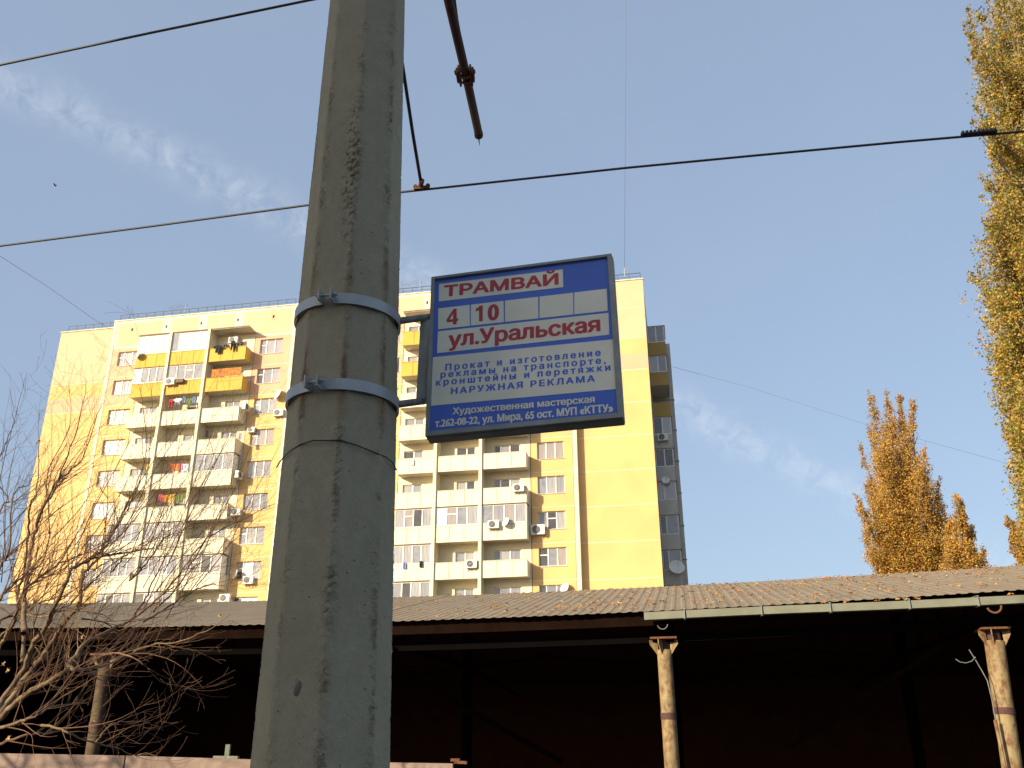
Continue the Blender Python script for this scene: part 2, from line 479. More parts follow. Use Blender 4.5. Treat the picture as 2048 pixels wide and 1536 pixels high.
def wing(u0, u1, y, ztop=39.42):
    zz = [ztop] + [36.86 - 2.79 * k for k in range(NF + 1)] + [0.0]
    for k in range(len(zz) - 1):
        zt, zb = zz[k], zz[k + 1]
        if zt - zb < .2: continue
        if k == 0 or k == 1: cols = [(zb, zt, M['peachl'])]
        elif k == 2: cols = [(zb, (zt + zb) / 2 - .02, M['peach']), ((zt + zb) / 2 - .02, zt, M['yellow'])]
        else: cols = [(zb, zt, M['yellow'])]
        if len(cols) == 2:
            b_ = MB()
            b_.box(u0, u1, y, y + .3, zb + .03, cols[0][1], cols[0][2]); b_.box(u0, u1, y, y + .3, cols[0][1], zt - .03, cols[1][2])
            b_.build('wall_panel', None, AB)
        else:
            panel('wall_panel', u0, u1, zb, zt, cols[0][2], y=y, gap=.03) if False else MB().box(u0, u1, y, y + .3, zb + .03, zt - .03).build('wall_panel', cols[0][2], AB)
        # vertical hairline where two panels meet
        if k > 0: JW.box(u0 + .02, u1 - .02, y + .008, y + .28, zt - .028, zt + .028)
    return


JW = MB()
wing(-42.85, -37.05, .62)
wing(5.13, 11.07, .62)
wing(-19.27, -12.65, .62)
tag(JW.build('wing_joint_filler', M['joint'], AB), kind='stuff')
# solid body behind the facade
body = MB()
body.box(-42.83, -37.06, .93, 15, 0, 39.40); body.box(-37.04, 5.02, .32, 15.5, 0, 39.6); body.box(5.14, 11.05, .93, 15, 0, 39.40)
body.build('core', M['conc_side'], AB)
for (ua, ub, y, z) in ((-42.95, -37.06, .55, 39.42), (-37.1, 5.1, -.06, 39.72), (5.11, 11.12, .55, 39.42)):
    MB().box(ua, ub, y, y + .35, z + .003, z + .09).build('coping', M['joint'], AB)
# roof railings
postm = MB().box(-.02, .02, -.02, .02, 0, .62)
pm_o = None
for (ua, ub, y, z) in ((-42.3, -37.15, .75, 39.50), (-36.6, -19.55, .12, 39.80), (-12.2, 4.85, .12, 39.80), (5.2, 10.9, .75, 39.50)):
    rl = MB().box(ua, ub, y - .02, y + .02, z + .58, z + .63).build('roof_rail', M['rail'], AB)
    MB().box(ua, ub, y - .012, y + .012, z + .30, z + .325).build('rail_bar', M['rail'], rl)
    nn_ = int((ub - ua) / .85)
    for i in range(nn_ + 1):
        x = ua + (ub - ua) * i / nn_
        if pm_o is None:
            pm_o = postm.build('rail_post', M['rail'], rl, loc=(x, y, z))
        else: inst('rail_post', pm_o, rl, (x, y, z))

# dividing fins and balconies
FINS = [(-30.47, -30.22), (-26.83, -26.58)]
BALC = [(-33.47, -30.47), (-30.22, -26.83), (-26.58, -23.10)]
glz = {}
# (section, balcony, floor) -> pane materials
W4 = ['g_white'] * 4
glz[(0, 0, 0)] = ['g_white'] * 5; glz[(0, 1, 0)] = ['g_grey'] + ['g_white'] * 4
glz[(0, 0, 1)] = ['g_white', 'g_grey', 'g_grey', 'g_lace']; glz[(0, 1, 1)] = ['g_lace', 'g_grey', 'g_tan', 'g_grey']
glz[(0, 2, 4)] = ['g_lace', 'g_grey', 'g_lace', 'g_curt']
glz[(0, 0, 6)] = ['g_grey', 'g_lace', 'g_grey', 'g_lace']; glz[(0, 1, 6)] = ['g_curt', 'g_curt', 'g_tan', 'g_curt']
glz[(0, 0, 7)] = ['g_grey', 'g_lace', 'g_grey', 'g_lace']; glz[(0, 1, 7)] = ['g_grey', 'g_lace', 'g_curt', 'g_lace']; glz[(0, 2, 7)] = ['g_lace', 'g_tan', 'g_dark', 'g_curt']
glz[(0, 0, 8)] = ['g_lace', 'g_dark', 'g_grey', 'g_lace']; glz[(0, 1, 8)] = ['g_dark', 'g_curt', 'g_lace', 'g_lace']
glz[(1, 0, 6)] = ['g_curt', 'g_tan', 'g_dark', 'g_curt']; glz[(1, 1, 6)] = ['g_white', 'g_tan', 'g_grey', 'g_curt']; glz[(1, 2, 6)] = ['g_grey', 'g_lace', 'g_tan', 'g_curt']
glz[(1, 0, 7)] = ['g_curt', 'g_curt', 'g_grey', 'g_curt']; glz[(1, 0, 8)] = ['g_lace', 'g_dark', 'g_curt', 'g_lace']
glz[(1, 0, 9)] = W4; glz[(0, 2, 9)] = W4
PROT = 1.20
for sec in (0, 1):
    o_ = sec * SHIFT
    for (a_, b_) in FINS:
        MB().box(a_ + o_, b_ + o_, -PROT - .14, 0, 0, 37.44).build('dividing_wall', M['white'], AB)
    for bi, (a_, b_) in enumerate(BALC):
        a_ += o_; b_ += o_
        # canopy
        cn = MB().box(a_ + .004, b_ + (.12 if bi == 2 else -.004), -PROT - .06, 0, 37.30, 37.42).build('canopy', M['slab'], AB)
        MB().box(a_ + .004, b_ + (.12 if bi == 2 else -.004), -PROT - .075, -PROT - .061, 37.33, 37.44).build('canopy_edge', M['brownframe'], cn)
        for k in range(11):
            zp0 = 34.30 - FL * k; zp1 = zp0 + 1.20
            pmx = M['pyellow'] if k < 2 else M['pwhite']
            bal = MB().box(a_ + .003, b_ - .003, -PROT + .09, 0, zp0 + .02, zp0 + .16).build('balcony', M['slab'], AB)
            # front: three panels with open seams
            back = MB().box(a_ + .006, b_ - .006, -PROT + .035, -PROT + .088, zp0, zp1 - .01).build('parapet_backing', M['seam'], bal)
            nseg = 3
            for i in range(nseg):
                xa = a_ + (b_ - a_) * i / nseg + .018; xb = a_ + (b_ - a_) * (i + 1) / nseg - .018
                MB().box(xa, xb, -PROT, -PROT + .034, zp0 + .005, zp1 - .03).build('parapet_panel', pmx, bal)
            MB().box(a_, b_, -PROT - .02, -PROT + .09, zp1 - .01, zp1 + .03).build('parapet_rail', pmx, bal)
            MB().box(a_ + .002, b_ - .002, -PROT - .004, -PROT + .088, zp0 - .045, zp0 - .001).build('parapet_base', pmx, bal)
            if bi == 0: MB().box(a_ + .002, a_ + .06, -PROT + .09, 0, zp0, zp1).build('end_panel', pmx, bal)
            if bi == 2: MB().box(b_ - .06, b_ - .002, -PROT + .09, 0, zp0, zp1).build('end_panel', pmx, bal)
            gm = glz.get((sec, bi, k))
            if gm:
                top = zp1 + .035 + 1.42 if k else 37.30
                nb = len(gm)
                bays = [1] * nb
                wf = window(a_ + .03, b_ - .03, zp1 + .035, top, y=-PROT - .01, bays=bays, mats=gm, name='balcony_glazing',
                            vent=(2 if 'g_tan' in gm and gm[2] == 'g_tan' and sec == 0 else 1 if len(gm) > 1 and gm[1] == 'g_tan' else None), t=.08)
                MB().box(a_ - .01, b_ + .03, -PROT - .06, -PROT + .10, top + .002, top + .05).build('top_trim', M['brownframe'], wf)
                if bi == 2:
                    ef = window(b_ - .12, b_ - .04, zp1 + .035, top, y=-PROT + .12, bays=(1,), mats=['g_lace'], name='end_glazing', t=.8)
                if bi == 0:
                    ef = window(a_ + .02, a_ + .10, zp1 + .035, top, y=-PROT + .12, bays=(1,), mats=['g_lace'], name='end_glazing', t=.8)
                MB().box(a_ + .06, b_ - .06, -PROT + .5, -PROT + .52, zp1, top).build('curtain_liner', M['g_dark'], wf)

# side balconies on the far end, seen past the corner
for k in range(11):
    zp0 = 34.30 - FL * k; zp1 = zp0 + 1.2
    ya = 5.0; yb = 7.9; xa = 11.07; xb = 12.50
    pmx = M['tan'] if k < 3 else M['conc_side']
    bal = MB().box(xa, xb - .003, ya + .003, yb - .1, zp0 + .02, zp0 + .17).build('side_balcony', M['conc_side'], AB)
    MB().box(xa, xb, ya - .06, ya, zp0 - .02, zp1).build('parapet_panel', pmx, bal)
    MB().box(xb, xb + .06, ya - .06, yb - .1, zp0 - .02, zp1).build('parapet_panel', pmx, bal)
    if k in (0, 1, 3, 4, 5, 6, 7, 8):
        mm = {0: ['g_grey', 'g_grey'], 1: ['g_curt', 'g_grey'], 3: ['g_dark', 'g_curt'], 4: ['g_dark', 'g_dark'], 5: ['g_curt', 'g_curt']}.get(k, ['g_dark', 'g_grey'])
        wf = window(xa, xb, zp1 + .01, zp0 + FL - .08, y=ya - .05, bays=(1, 1) if k < 5 else (.6, 1.2), mats=mm, name='balcony_glazing')
        window(xb - .01, xb + .05, zp1 + .01, zp0 + FL - .08, y=ya + .05, bays=(1,), mats=['g_dark'], name='end_glazing', t=yb - ya - .2)
        MB().box(xa, xb + .10, ya - .10, yb - .1, zp0 + FL - .078, zp0 + FL - .035).build('top_trim', M['brownframe'], wf)
MB().box(11.07, 12.92, 8.0, 8.25, 0, 36.7).build('end_fin', M['conc_side'], AB)
for k in range(2, 12):
    MB().box(11.07, 12.97, 7.95, 8.3, ZJ(k) - .06, ZJ(k) - .02).build('floor_line', M['seam'], AB)


# ------------------------------------------------------------------ things fixed to the block
def fix(name, uyz, rz=0.0):
    P = B0 + DD * uyz[0] - NN * uyz[1] + np.array([0, 0, uyz[2]])
    return empty(name, tuple(P), ANG + rz)


AC_SRC = None


def ac_unit(uyz, label, s=1.0, rz=0):
    """origin at the back centre of the casing"""
    global AC_SRC
    e = fix('air_conditioner', uyz, rz); e.scale = (s, s, s)
    tag(e, label, 'air conditioner', 'air conditioner units on the apartment block')
    if AC_SRC is None:
        b = MB().box(-.42, .42, -.32, -.02, -.30, .30).build('casing', M['acw'], e)
        f = MB().disc((-.10, -.335, 0), (0, 1, 0), .24, .03, 20).build('fan_grille', M['dark'], e)
        h = MB()
        for r in (.08, .15, .22): 
            pts = [(-.10 + r * math.cos(t), -.353, r * math.sin(t)) for t in np.linspace(0, 2 * math.pi, 17)]
            h.tube(pts, .006, 4)
        for t in range(4):
            c_, s_ = math.cos(t * math.pi / 4), math.sin(t * math.pi / 4)
            h.bar((-.10 - .23 * c_, -.353, -.23 * s_), (-.10 + .23 * c_, -.353, .23 * s_), .012)
        hh = h.build('guard', M['sill'], e)
        k = MB()
        for x in (-.28, .28):
            k.bar((x, 0, -.32), (x, -.38, -.32), .04); k.bar((x, -.02, -.32), (x, -.02, -.52), .04)
        kk = k.build('bracket', M['sill'], e)
        t_ = MB().tube([(.42, -.15, -.1), (.52, -.12, -.12), (.54, -.04, -.3), (.50, 0, -.45)], .02, 6).build('hose', M['frame'], e)
        AC_SRC = [('casing', b), ('fan_grille', f), ('guard', hh), ('bracket', kk), ('hose', t_)]
    else:
        for nm, s_ in AC_SRC: inst(nm, s_, e)
    return e


def B(px, py, off): return bl(px, py, off)


ac_list = [
    ((343, 765), 1.22, 'white air conditioner on the yellow second balcony row, left of the darker one', 1.0, 0),
    ((469, 682), .05, 'air conditioner above the black laundry on the top right balcony of the left stack', 1.0, 0),
    ((559, 827), .02, 'air conditioner beside the pole, on the wall right of the third window down', 1.0, 0),
    ((488, 815), .6, 'air conditioner on the right end of the topmost white balcony', 1.0, math.pi / 2),
    ((504, 861), .02, 'small air conditioner covering the top left of the fourth window down', .75, 0),
    ((474, 951), .6, 'air conditioner on the end of the glazed balcony in the left stack', 1.0, math.pi / 2),
    ((473, 1025), .6, 'air conditioner with black fan at the right end of the open white balcony, sixth row', 1.0, math.pi / 2 - 1.5),
    ((499, 1161), .02, 'air conditioner under the window with sun glare, next to a satellite dish', 1.0, 0),
    ((452, 1197), .3, 'air conditioner just above the shed roof left of the concrete pole', 1.0, 0),
    ((1038, 977), 1.22, 'air conditioner on the right end of the white balcony below the sign', 1.0, 0),
    ((988, 1050), 1.22, 'air conditioner left of the dish on the glazed balcony parapet', 1.0, 0),
    ((1077, 1061), .02, 'air conditioner on the yellow wall under the window, biggest on the right side', 1.25, 0),
    ((944, 1129), 1.22, 'air conditioner on the open middle balcony just above the shed roof', 1.0, 0),
    ((1326, 876), -4.9, 'air conditioner on the shaded end balconies past the yellow corner', 1.0, 0),
]
for (p_, off, lab, s_, rz) in ac_list:
    ac_unit(B(p_[0], p_[1], off), lab, s_, rz)
e = fix('air_conditioner', B(362, 764, 1.22)); tag(e, 'low dark boxed air conditioner on the yellow balcony of the second row', 'air conditioner')
MB().box(-.34, .34, -.30, -.02, -.14, .16).build('casing', M['brownframe'], e)
MB().box(-.36, .36, -.33, 0, .162, .20).build('cover', M['sill'], e)


def dish(uyz, label, r=.35, ax=(-.6, -.75, .3)):
    e = fix('satellite_dish', uyz); tag(e, label, 'satellite dish', 'satellite dishes on the apartment block')
    a = np.array(ax, float); a /= np.linalg.norm(a)
    x = np.cross(a, [0, 0, 1]); x /= np.linalg.norm(x); y = np.cross(x, a)
    c = a * .30
    vs = [c]; fs = []
    for j, rr in enumerate((.35, .7, 1.0)):
        for i in range(18):
            t = 2 * math.pi * i / 18
            vs.append(c + a * (.22 * r * rr * rr) + (x * math.cos(t) + y * math.sin(t)) * r * rr)
    for i in range(18): fs.append((0, 1 + i, 1 + (i + 1) % 18))
    for j in range(2):
        for i in range(18):
            i2 = (i + 1) % 18
            fs.append((1 + j * 18 + i, 1 + (j + 1) * 18 + i, 1 + (j + 1) * 18 + i2, 1 + j * 18 + i2))
    MB().add(vs, fs).build('reflector', M['acw'], e, True)
    MB().tube([c - y * r * .9, c + a * r * 1.1 - y * .05], .012, 5).disc(c + a * r * 1.1, a, .04, .08, 8).build('feed_arm', M['sill'], e)
    MB().tube([(0, 0, 0), c * .5, c], .022, 6).build('mount', M['sill'], e)
    return e


dish(B(284, 714, 1.2), 'satellite dish on the left end of the top yellow balcony', .36)
dish(B(563, 793, .02), 'satellite dish on the corner strip close to the left edge of the pole', .5)
dish(B(478, 1152, .02), 'satellite dish just left of the window with the sun glare', .38)
dish(B(1018, 1048, 1.22), 'satellite dish in the middle of the glazed balcony under the sign', .36)
dish(B(1136, 1180, .02), 'pale dish at the shed roof edge below the lowest yellow wall window', .42)
dish(B(1331, 965, -4.9), 'small satellite dish on the shaded end wall, halfway down', .33, (.1, -.95, .3))
dish(B(1352, 1140, -4.9), 'large satellite dish low on the shaded end wall above the roof', .62, (.2, -.9, .4))


def cloth_mat(n_, c): return mat(n_, c, .9, .12, 8)


def cloth(name, uyz, label, cat, outline, colour, rz=0.0, wave=.03):
    """hanging garment: outline polygon strips (list of (x0,x1) spans from top down)"""
    e = fix(name, uyz, rz)
    vs = []; fs = []
    n_ = len(outline)
    ncol = 6
    for side in (0, 1):
        for i, (x0, x1, z) in enumerate(outline):
            for j in range(ncol):
                x = x0 + (x1 - x0) * j / (ncol - 1)
                vs.append((x, (.012 if side else -.012) + wave * math.sin(x * 23 + i * .5), z))
    for side in (0, 1):
        o2 = side * n_ * ncol
        for i in range(n_ - 1):
            for j in range(ncol - 1):
                q4 = (o2 + i * ncol + j, o2 + i * ncol + j + 1, o2 + (i + 1) * ncol + j + 1, o2 + (i + 1) * ncol + j)
                fs.append(q4 if side else q4[::-1])
    for i in range(n_ - 1):
        for j in (0, ncol - 1):
            fs.append((i * ncol + j, (i + 1) * ncol + j, n_ * ncol + (i + 1) * ncol + j, n_ * ncol + i * ncol + j))
    me = MB().add(vs, fs).build(name, colour)
    me.name = name
    me.location = e.location; me.rotation_euler = e.rotation_euler
    bpy.data.objects.remove(e)
    tag(me, label, cat, 'laundry drying on the balconies')
    return me


SHIRT = [(-.12, .12, .33), (-.42, .42, .27), (-.44, .44, .10), (-.25, .25, .06), (-.25, .25, -.35)]
SHEET = [(-.35, .35, .35), (-.35, .35, 0), (-.34, .36, -.35)]
TOWEL = [(-.16, .16, .35), (-.16, .16, 0), (-.15, .17, -.3)]


def trousers(uyz, label, colour, s=1.0):
    e = fix('trousers', uyz); e.scale = (s, s, s); tag(e, label, 'trousers', 'laundry drying on the balconies')
    b = MB()
    b.add([(-.2, -.02, .4), (.2, -.02, .4), (.22, -.02, .1), (-.22, -.02, .1), (-.2, .02, .4), (.2, .02, .4), (.22, .02, .1), (-.22, .02, .1)],
          [(0, 3, 2, 1), (4, 5, 6, 7), (0, 1, 5, 4), (1, 2, 6, 5), (3, 0, 4, 7)])
    b.build('waist', colour, e)
    for sx in (-1, 1):
        MB().tube([(sx * .11, 0, .1), (sx * .12, 0, -.2), (sx * .14, .01, -.5)], [.10, .085, .075], 8).build('leg', colour, e)


CL = dict(red=cloth_mat('red_cloth', (.42, .03, .05)), mag=cloth_mat('magenta_cloth', (.45, .06, .25)), orange=cloth_mat('orange_cloth', (.62, .20, .04)),
          white=cloth_mat('white_cloth', (.75, .74, .72)), green=cloth_mat('green_cloth', (.14, .20, .06)), blue=cloth_mat('blue_cloth', (.16, .22, .42)),
          pink=cloth_mat('pink_cloth', (.65, .32, .32)), brown=cloth_mat('brown_cloth', (.16, .10, .05)), yel=cloth_mat('yellow_cloth', (.62, .45, .10)))
cloth('shirt', B(436, 698, 1.42), 'large black shirt hanging over the top yellow balcony, left of the trousers', 'shirt', SHIRT, M['black_cloth'])
trousers(B(466, 690, 1.42), 'black trousers hanging over the top yellow balcony', M['black_cloth'], .95)
for i, px_ in enumerate((449, 453.5, 458)):
    cloth('sock', B(px_, 692, 1.40), ['first', 'second', 'third'][i] + ' from the left of three small black socks on the top yellow balcony line', 'sock', [(-.05, .05, .12), (-.05, .05, 0), (-.05, .07, -.1)], M['black_cloth'])
# patterned blanket on the second row
def blanket_mat():
    m = mat('patterned_orange_cloth', (.60, .26, .05), .9)
    N = m.node_tree.nodes; L = m.node_tree.links; v = N.new('ShaderNodeTexVoronoi'); v.inputs['Scale'].default_value = 9
    tc = [n for n in N if n.type == 'TEX_COORD'][0]; L.new(tc.outputs['Object'], v.inputs[0])
    r = N.new('ShaderNodeValToRGB'); r.color_ramp.elements[0].color = (.14, .03, .01, 1); r.color_ramp.elements[1].color = (.55, .22, .05, 1)
    r.color_ramp.elements[0].position = .2; r.color_ramp.elements[1].position = .5
    L.new(v.outputs[0], r.inputs[0]); L.new(r.outputs[0], N['Principled BSDF'].inputs['Base Color']); return m
u0_, _, z0_ = B(423, 747, 1.0); u1_, _, z1_ = B(482, 743, 1.0)
cloth('blanket', ((u0_ + u1_) / 2, -1.0, (z0_ + z1_) / 2 + .02), 'orange patterned blanket drying along the second yellow balcony', 'blanket',
      [(-(u1_ - u0_) / 2, (u1_ - u0_) / 2, .38), (-(u1_ - u0_) / 2, (u1_ - u0_) / 2, 0), (-(u1_ - u0_) / 2, (u1_ - u0_) / 2, -.35)], blanket_mat())
trousers(B(342, 806, 1.30), 'small red trousers on the clothesline of the uppermost white middle balcony', CL['red'], .9)
for (px_, py_, off, lab, c_, shp) in [
    (355, 803, .9, 'white shirt next to the red trousers', 'white', SHIRT), (368, 800, .9, 'blue striped towel on the uppermost white middle balcony', 'blue', TOWEL),
    (378, 803, .9, 'dark green shirt on the uppermost white middle balcony', 'green', SHIRT), (388, 800, .9, 'small blue cloth at the right of the uppermost white middle balcony', 'blue', TOWEL),
    (397, 800, .9, 'white towel at the right end of the uppermost middle clothesline', 'white', TOWEL),
    (414, 868, 1.0, 'black towel at the left of the right balcony, fourth row', 'BL', TOWEL), (424, 871, 1.0, 'brown cloth beside the black towel, fourth row', 'brown', TOWEL),
    (480, 873, 1.25, 'pale pink towel at the right corner of the fourth row balcony', 'pink', TOWEL),
    (344, 934, 1.0, 'red striped towel, leftmost on the fifth row clothesline', 'red', TOWEL), (351, 935, 1.0, 'orange sheet on the fifth row clothesline', 'orange', SHEET),
    (362, 934, 1.0, 'magenta towel on the fifth row clothesline', 'mag', TOWEL), (370, 935, 1.0, 'white sheet on the fifth row clothesline', 'white', SHEET), (379, 936, 1.0, 'blue towel at the right of the fifth row clothesline', 'blue', TOWEL),
    (320, 996, 1.0, 'purple red cloth at the left of the sixth row balcony', 'mag', TOWEL), (330, 997, 1.0, 'orange shirt on the sixth row balcony', 'orange', SHIRT),
    (343, 996, 1.0, 'yellow cloth on the sixth row balcony', 'yel', SHEET), (360, 997, 1.0, 'dark green sheet on the sixth row balcony', 'green', SHEET),
    (296, 936, 1.1, 'ochre towel at the fin of the fifth row left balcony', 'yel', TOWEL),
    (825, 925, 1.28, 'small white cloth hung on the balcony front just right of the pole', 'white', TOWEL),
    (809, 1132, 1.28, 'blue cloth hung on the balcony front near the shed roof, left one', 'blue', TOWEL), (842, 1129, 1.28, 'dark cloth hung on the balcony front near the shed roof, right one', 'BL', TOWEL),
    (262, 1152, 1.28, 'small dark red towel on the left stack low balcony behind twigs', 'brown', TOWEL)]:
    s_ = cloth('shirt' if shp is SHIRT else 'towel' if shp is TOWEL else 'bed_sheet', B(px_, py_, off), lab, 'shirt' if shp is SHIRT else 'towel' if shp is TOWEL else 'sheet', shp, M['black_cloth'] if c_ == 'BL' else CL[c_])
    k_ = .75 if py_ > 1100 or px_ == 825 else .9
    s_.scale = (k_, 1, k_)

# roof antennas
def antenna(px, pyb, pyt, label, arms):
    u, _, z0 = bl(px, pyb, -.5); z1 = bl(px, pyt, -.5)[2]
    e = fix('roof_antenna', (u, .5, z0)); tag(e, label, 'antenna')
    MB().tube([(0, 0, -.4), (0, 0, z1 - z0)], .028, 6).build('mast', M['sill'], e)
    b = MB(); h = z1 - z0
    if arms:
        b.tube([(-1.7, 0, h * .55), (.2, 0, h * .82)], .016, 5)
        for i in range(8):
            x = -1.6 + i * .24; z = h * .55 + (x + 1.7) / 1.9 * h * .27
            b.tube([(x - .03, -.28, z + .12), (x + .03, .28, z - .12)], .012, 4)
        b.build('boom', M['sill'], e)
    else:
        b.tube([(0, 0, h), (.05, 0, h * .6)], .02, 5).build('tip', M['sill'], e)


antenna(370, 622, 607, 'aerial with a row of rods on the roof of the left stack', True)
antenna(840, 576, 560, 'aerial on the roof glimpsed between pole and sign', True)
antenna(1249, 545, 535, 'short mast on the right wing roof at the foot of the thin vertical cable', False)


# ------------------------------------------------------------------ shed
SH = empty('open_shed', tuple(-NN * 13.0), ANG)
tag(SH, 'long open shed with corrugated metal roof on pipe posts, dark inside', 'shed')
D0 = 12.6


def _fit(pts, D):
    q_ = [onn(x, y, D) for x, y in pts]
    return np.polyfit([float(v @ DD) for v in q_], [float(v[2]) for v in q_], 2)
RUN = 5.85
_pe = _fit(((0, 1255), (530, 1250), (790, 1246), (1290, 1220), (1700, 1199), (2048, 1183)), D0)
_pr = _fit(((0, 1207), (530, 1203), (790, 1196), (1290, 1175), (1700, 1150), (2048, 1133)), D0 + RUN)
def eave_z(s): return float(np.polyval(_pe, max(-12.5, min(6.5, s))))
def ridge_z(s): return float(np.polyval(_pr, max(-16, min(8.5, s))))


def L(s, nd, z): return (s, nd - 13.0, z)     # shed local coords


pitchc = .142; S0, S1 = -16.0, 11.5
nrib = int((S1 - S0) / pitchc)
ribs_per_sheet = 8
prof = [(0, 0), (.40, 0), (.55, 1), (.80, 1), (.95, 0), (1, 0)]
rr = random.Random(3)
for sh_i in range(0, nrib, ribs_per_sheet):
    jit = rr.uniform(-.012, .012); dz = rr.uniform(-.003, .003)
    vs = []; fs = []
    pts = []
    for r_ in range(sh_i, min(sh_i + ribs_per_sheet, nrib)):
        for (t, h) in prof[:-1] if r_ < min(sh_i + ribs_per_sheet, nrib) - 1 else prof: pts.append((S0 + (r_ + t) * pitchc, h * .009))
    NV = 5
    for lay in (0, 1):
        for j in range(NV):
            tt = j / (NV - 1)
            for (s, h) in pts:
                nd = D0 - .02 + jit + tt * RUN; zz = eave_z(s) * (1 - tt) + ridge_z(s) * tt + h + dz - lay * .003
                vs.append(L(s, nd, zz))
    m_ = len(pts)
    for lay in (0, 1):
        for j in range(NV - 1):
            for i in range(m_ - 1):
                b_ = lay * NV * m_ + j * m_ + i; f_ = (b_, b_ + 1, b_ + m_ + 1, b_ + m_)
                fs.append(f_ if lay == 0 else f_[::-1])
    for i in range(m_ - 1): fs.append((i, NV * m_ + i, NV * m_ + i + 1, i + 1))
    MB().add(vs, fs).build('roof_sheet', M['roof'], SH)
# rear slope, ridge cap, dark sheet added for the interior shade, back and end walls
b = MB(); b2 = MB()
for i in range(30):
    s = S0 + (S1 - S0) * i / 30; s2 = S0 + (S1 - S0) * (i + 1) / 30
    za, zb_ = ridge_z(s), ridge_z(s2)
    b.add([L(s, D0 + RUN, za), L(s2, D0 + RUN, zb_), L(s2, D0 + 2 * RUN, 3.5), L(s, D0 + 2 * RUN, 3.5)], [(0, 1, 2, 3)])
    b2.add([L(s, D0 + RUN, za - .02), L(s2, D0 + RUN, zb_ - .02), L(s2, D0 + 2 * RUN, 3.48), L(s, D0 + 2 * RUN, 3.48)], [(3, 2, 1, 0)])
b.build('rear_roof', M['roof'], SH); b2.build('rear_shade_sheet', M['roofdark'], SH)
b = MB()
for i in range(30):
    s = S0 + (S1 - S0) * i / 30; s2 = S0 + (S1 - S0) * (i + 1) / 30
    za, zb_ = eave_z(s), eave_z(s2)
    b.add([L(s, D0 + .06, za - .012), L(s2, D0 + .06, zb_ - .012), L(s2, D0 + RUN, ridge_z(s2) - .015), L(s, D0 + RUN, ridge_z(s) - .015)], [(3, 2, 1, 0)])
b.build('shade_sheet', M['roofdark'], SH)  # dark sheet under the front slope, painting in the shed's interior shade
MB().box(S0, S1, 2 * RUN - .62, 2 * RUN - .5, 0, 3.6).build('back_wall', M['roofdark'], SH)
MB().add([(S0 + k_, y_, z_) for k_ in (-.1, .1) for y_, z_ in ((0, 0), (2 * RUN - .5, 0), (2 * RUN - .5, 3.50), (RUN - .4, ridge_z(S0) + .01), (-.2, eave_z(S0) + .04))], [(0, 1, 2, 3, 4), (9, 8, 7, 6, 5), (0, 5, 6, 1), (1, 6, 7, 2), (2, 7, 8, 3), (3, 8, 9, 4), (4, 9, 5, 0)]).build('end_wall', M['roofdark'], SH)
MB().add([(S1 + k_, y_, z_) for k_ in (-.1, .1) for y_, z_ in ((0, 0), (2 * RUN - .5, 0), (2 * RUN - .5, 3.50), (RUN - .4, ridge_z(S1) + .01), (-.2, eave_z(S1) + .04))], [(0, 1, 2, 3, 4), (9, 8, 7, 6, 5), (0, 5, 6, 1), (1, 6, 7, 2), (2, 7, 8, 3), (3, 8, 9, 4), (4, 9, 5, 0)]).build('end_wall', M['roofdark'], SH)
# eave beam just under the sheets
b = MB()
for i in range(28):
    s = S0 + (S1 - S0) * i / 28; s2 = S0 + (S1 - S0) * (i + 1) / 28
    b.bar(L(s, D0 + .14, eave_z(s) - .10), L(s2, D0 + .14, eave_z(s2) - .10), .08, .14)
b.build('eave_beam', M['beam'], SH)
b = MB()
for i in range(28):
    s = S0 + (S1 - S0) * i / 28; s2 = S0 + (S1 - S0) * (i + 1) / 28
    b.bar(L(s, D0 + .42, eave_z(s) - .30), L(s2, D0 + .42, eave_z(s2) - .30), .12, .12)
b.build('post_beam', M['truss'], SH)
# gutter
gz = lambda s: 3.435 + (s + .5) * .011
gt = MB(); s_a = -.52; NG = 20
prev = None
gp = [(-.06, .05), (-.055, -.045), (.055, -.045), (.06, .05), (.05, .05), (.047, -.037), (-.047, -.037), (-.05, .05)]
vs = []; fs = []
for i in range(NG + 1):
    s = s_a + (S1 - s_a) * i / NG
    for (a_, c_) in gp: vs.append(L(s, D0 - .08 + a_, gz(s) + c_ + .004 * math.sin(s * 1.7)))
for i in range(NG):
    for k in range(8):
        k2 = (k + 1) % 8; fs.append((i * 8 + k, i * 8 + k2, (i + 1) * 8 + k2, (i + 1) * 8 + k))
fs.append((0, 1, 2, 3, 4, 5, 6, 7)[::-1])
gut = MB().add(vs, fs).build('gutter', M['gutter'], SH)
for px_ in (1368, 1523, 1661, 1821, 1960, 2120, 2280):
    Qp = onn(px_, 1215, D0 - .16); s = float(Qp @ DD)
    b = MB(); z = gz(s)
    b.bar(L(s, D0 - .146, z + .065), L(s, D0 - .146, z - .055), .03, .008)
    b.bar(L(s, D0 - .15, z - .055), L(s, D0 - .01, z - .055), .03, .008); b.bar(L(s, D0 - .146, z + .065), L(s, D0 + .05, z + .078), .03, .008)
    b.build('gutter_bracket', M['galv'], gut)
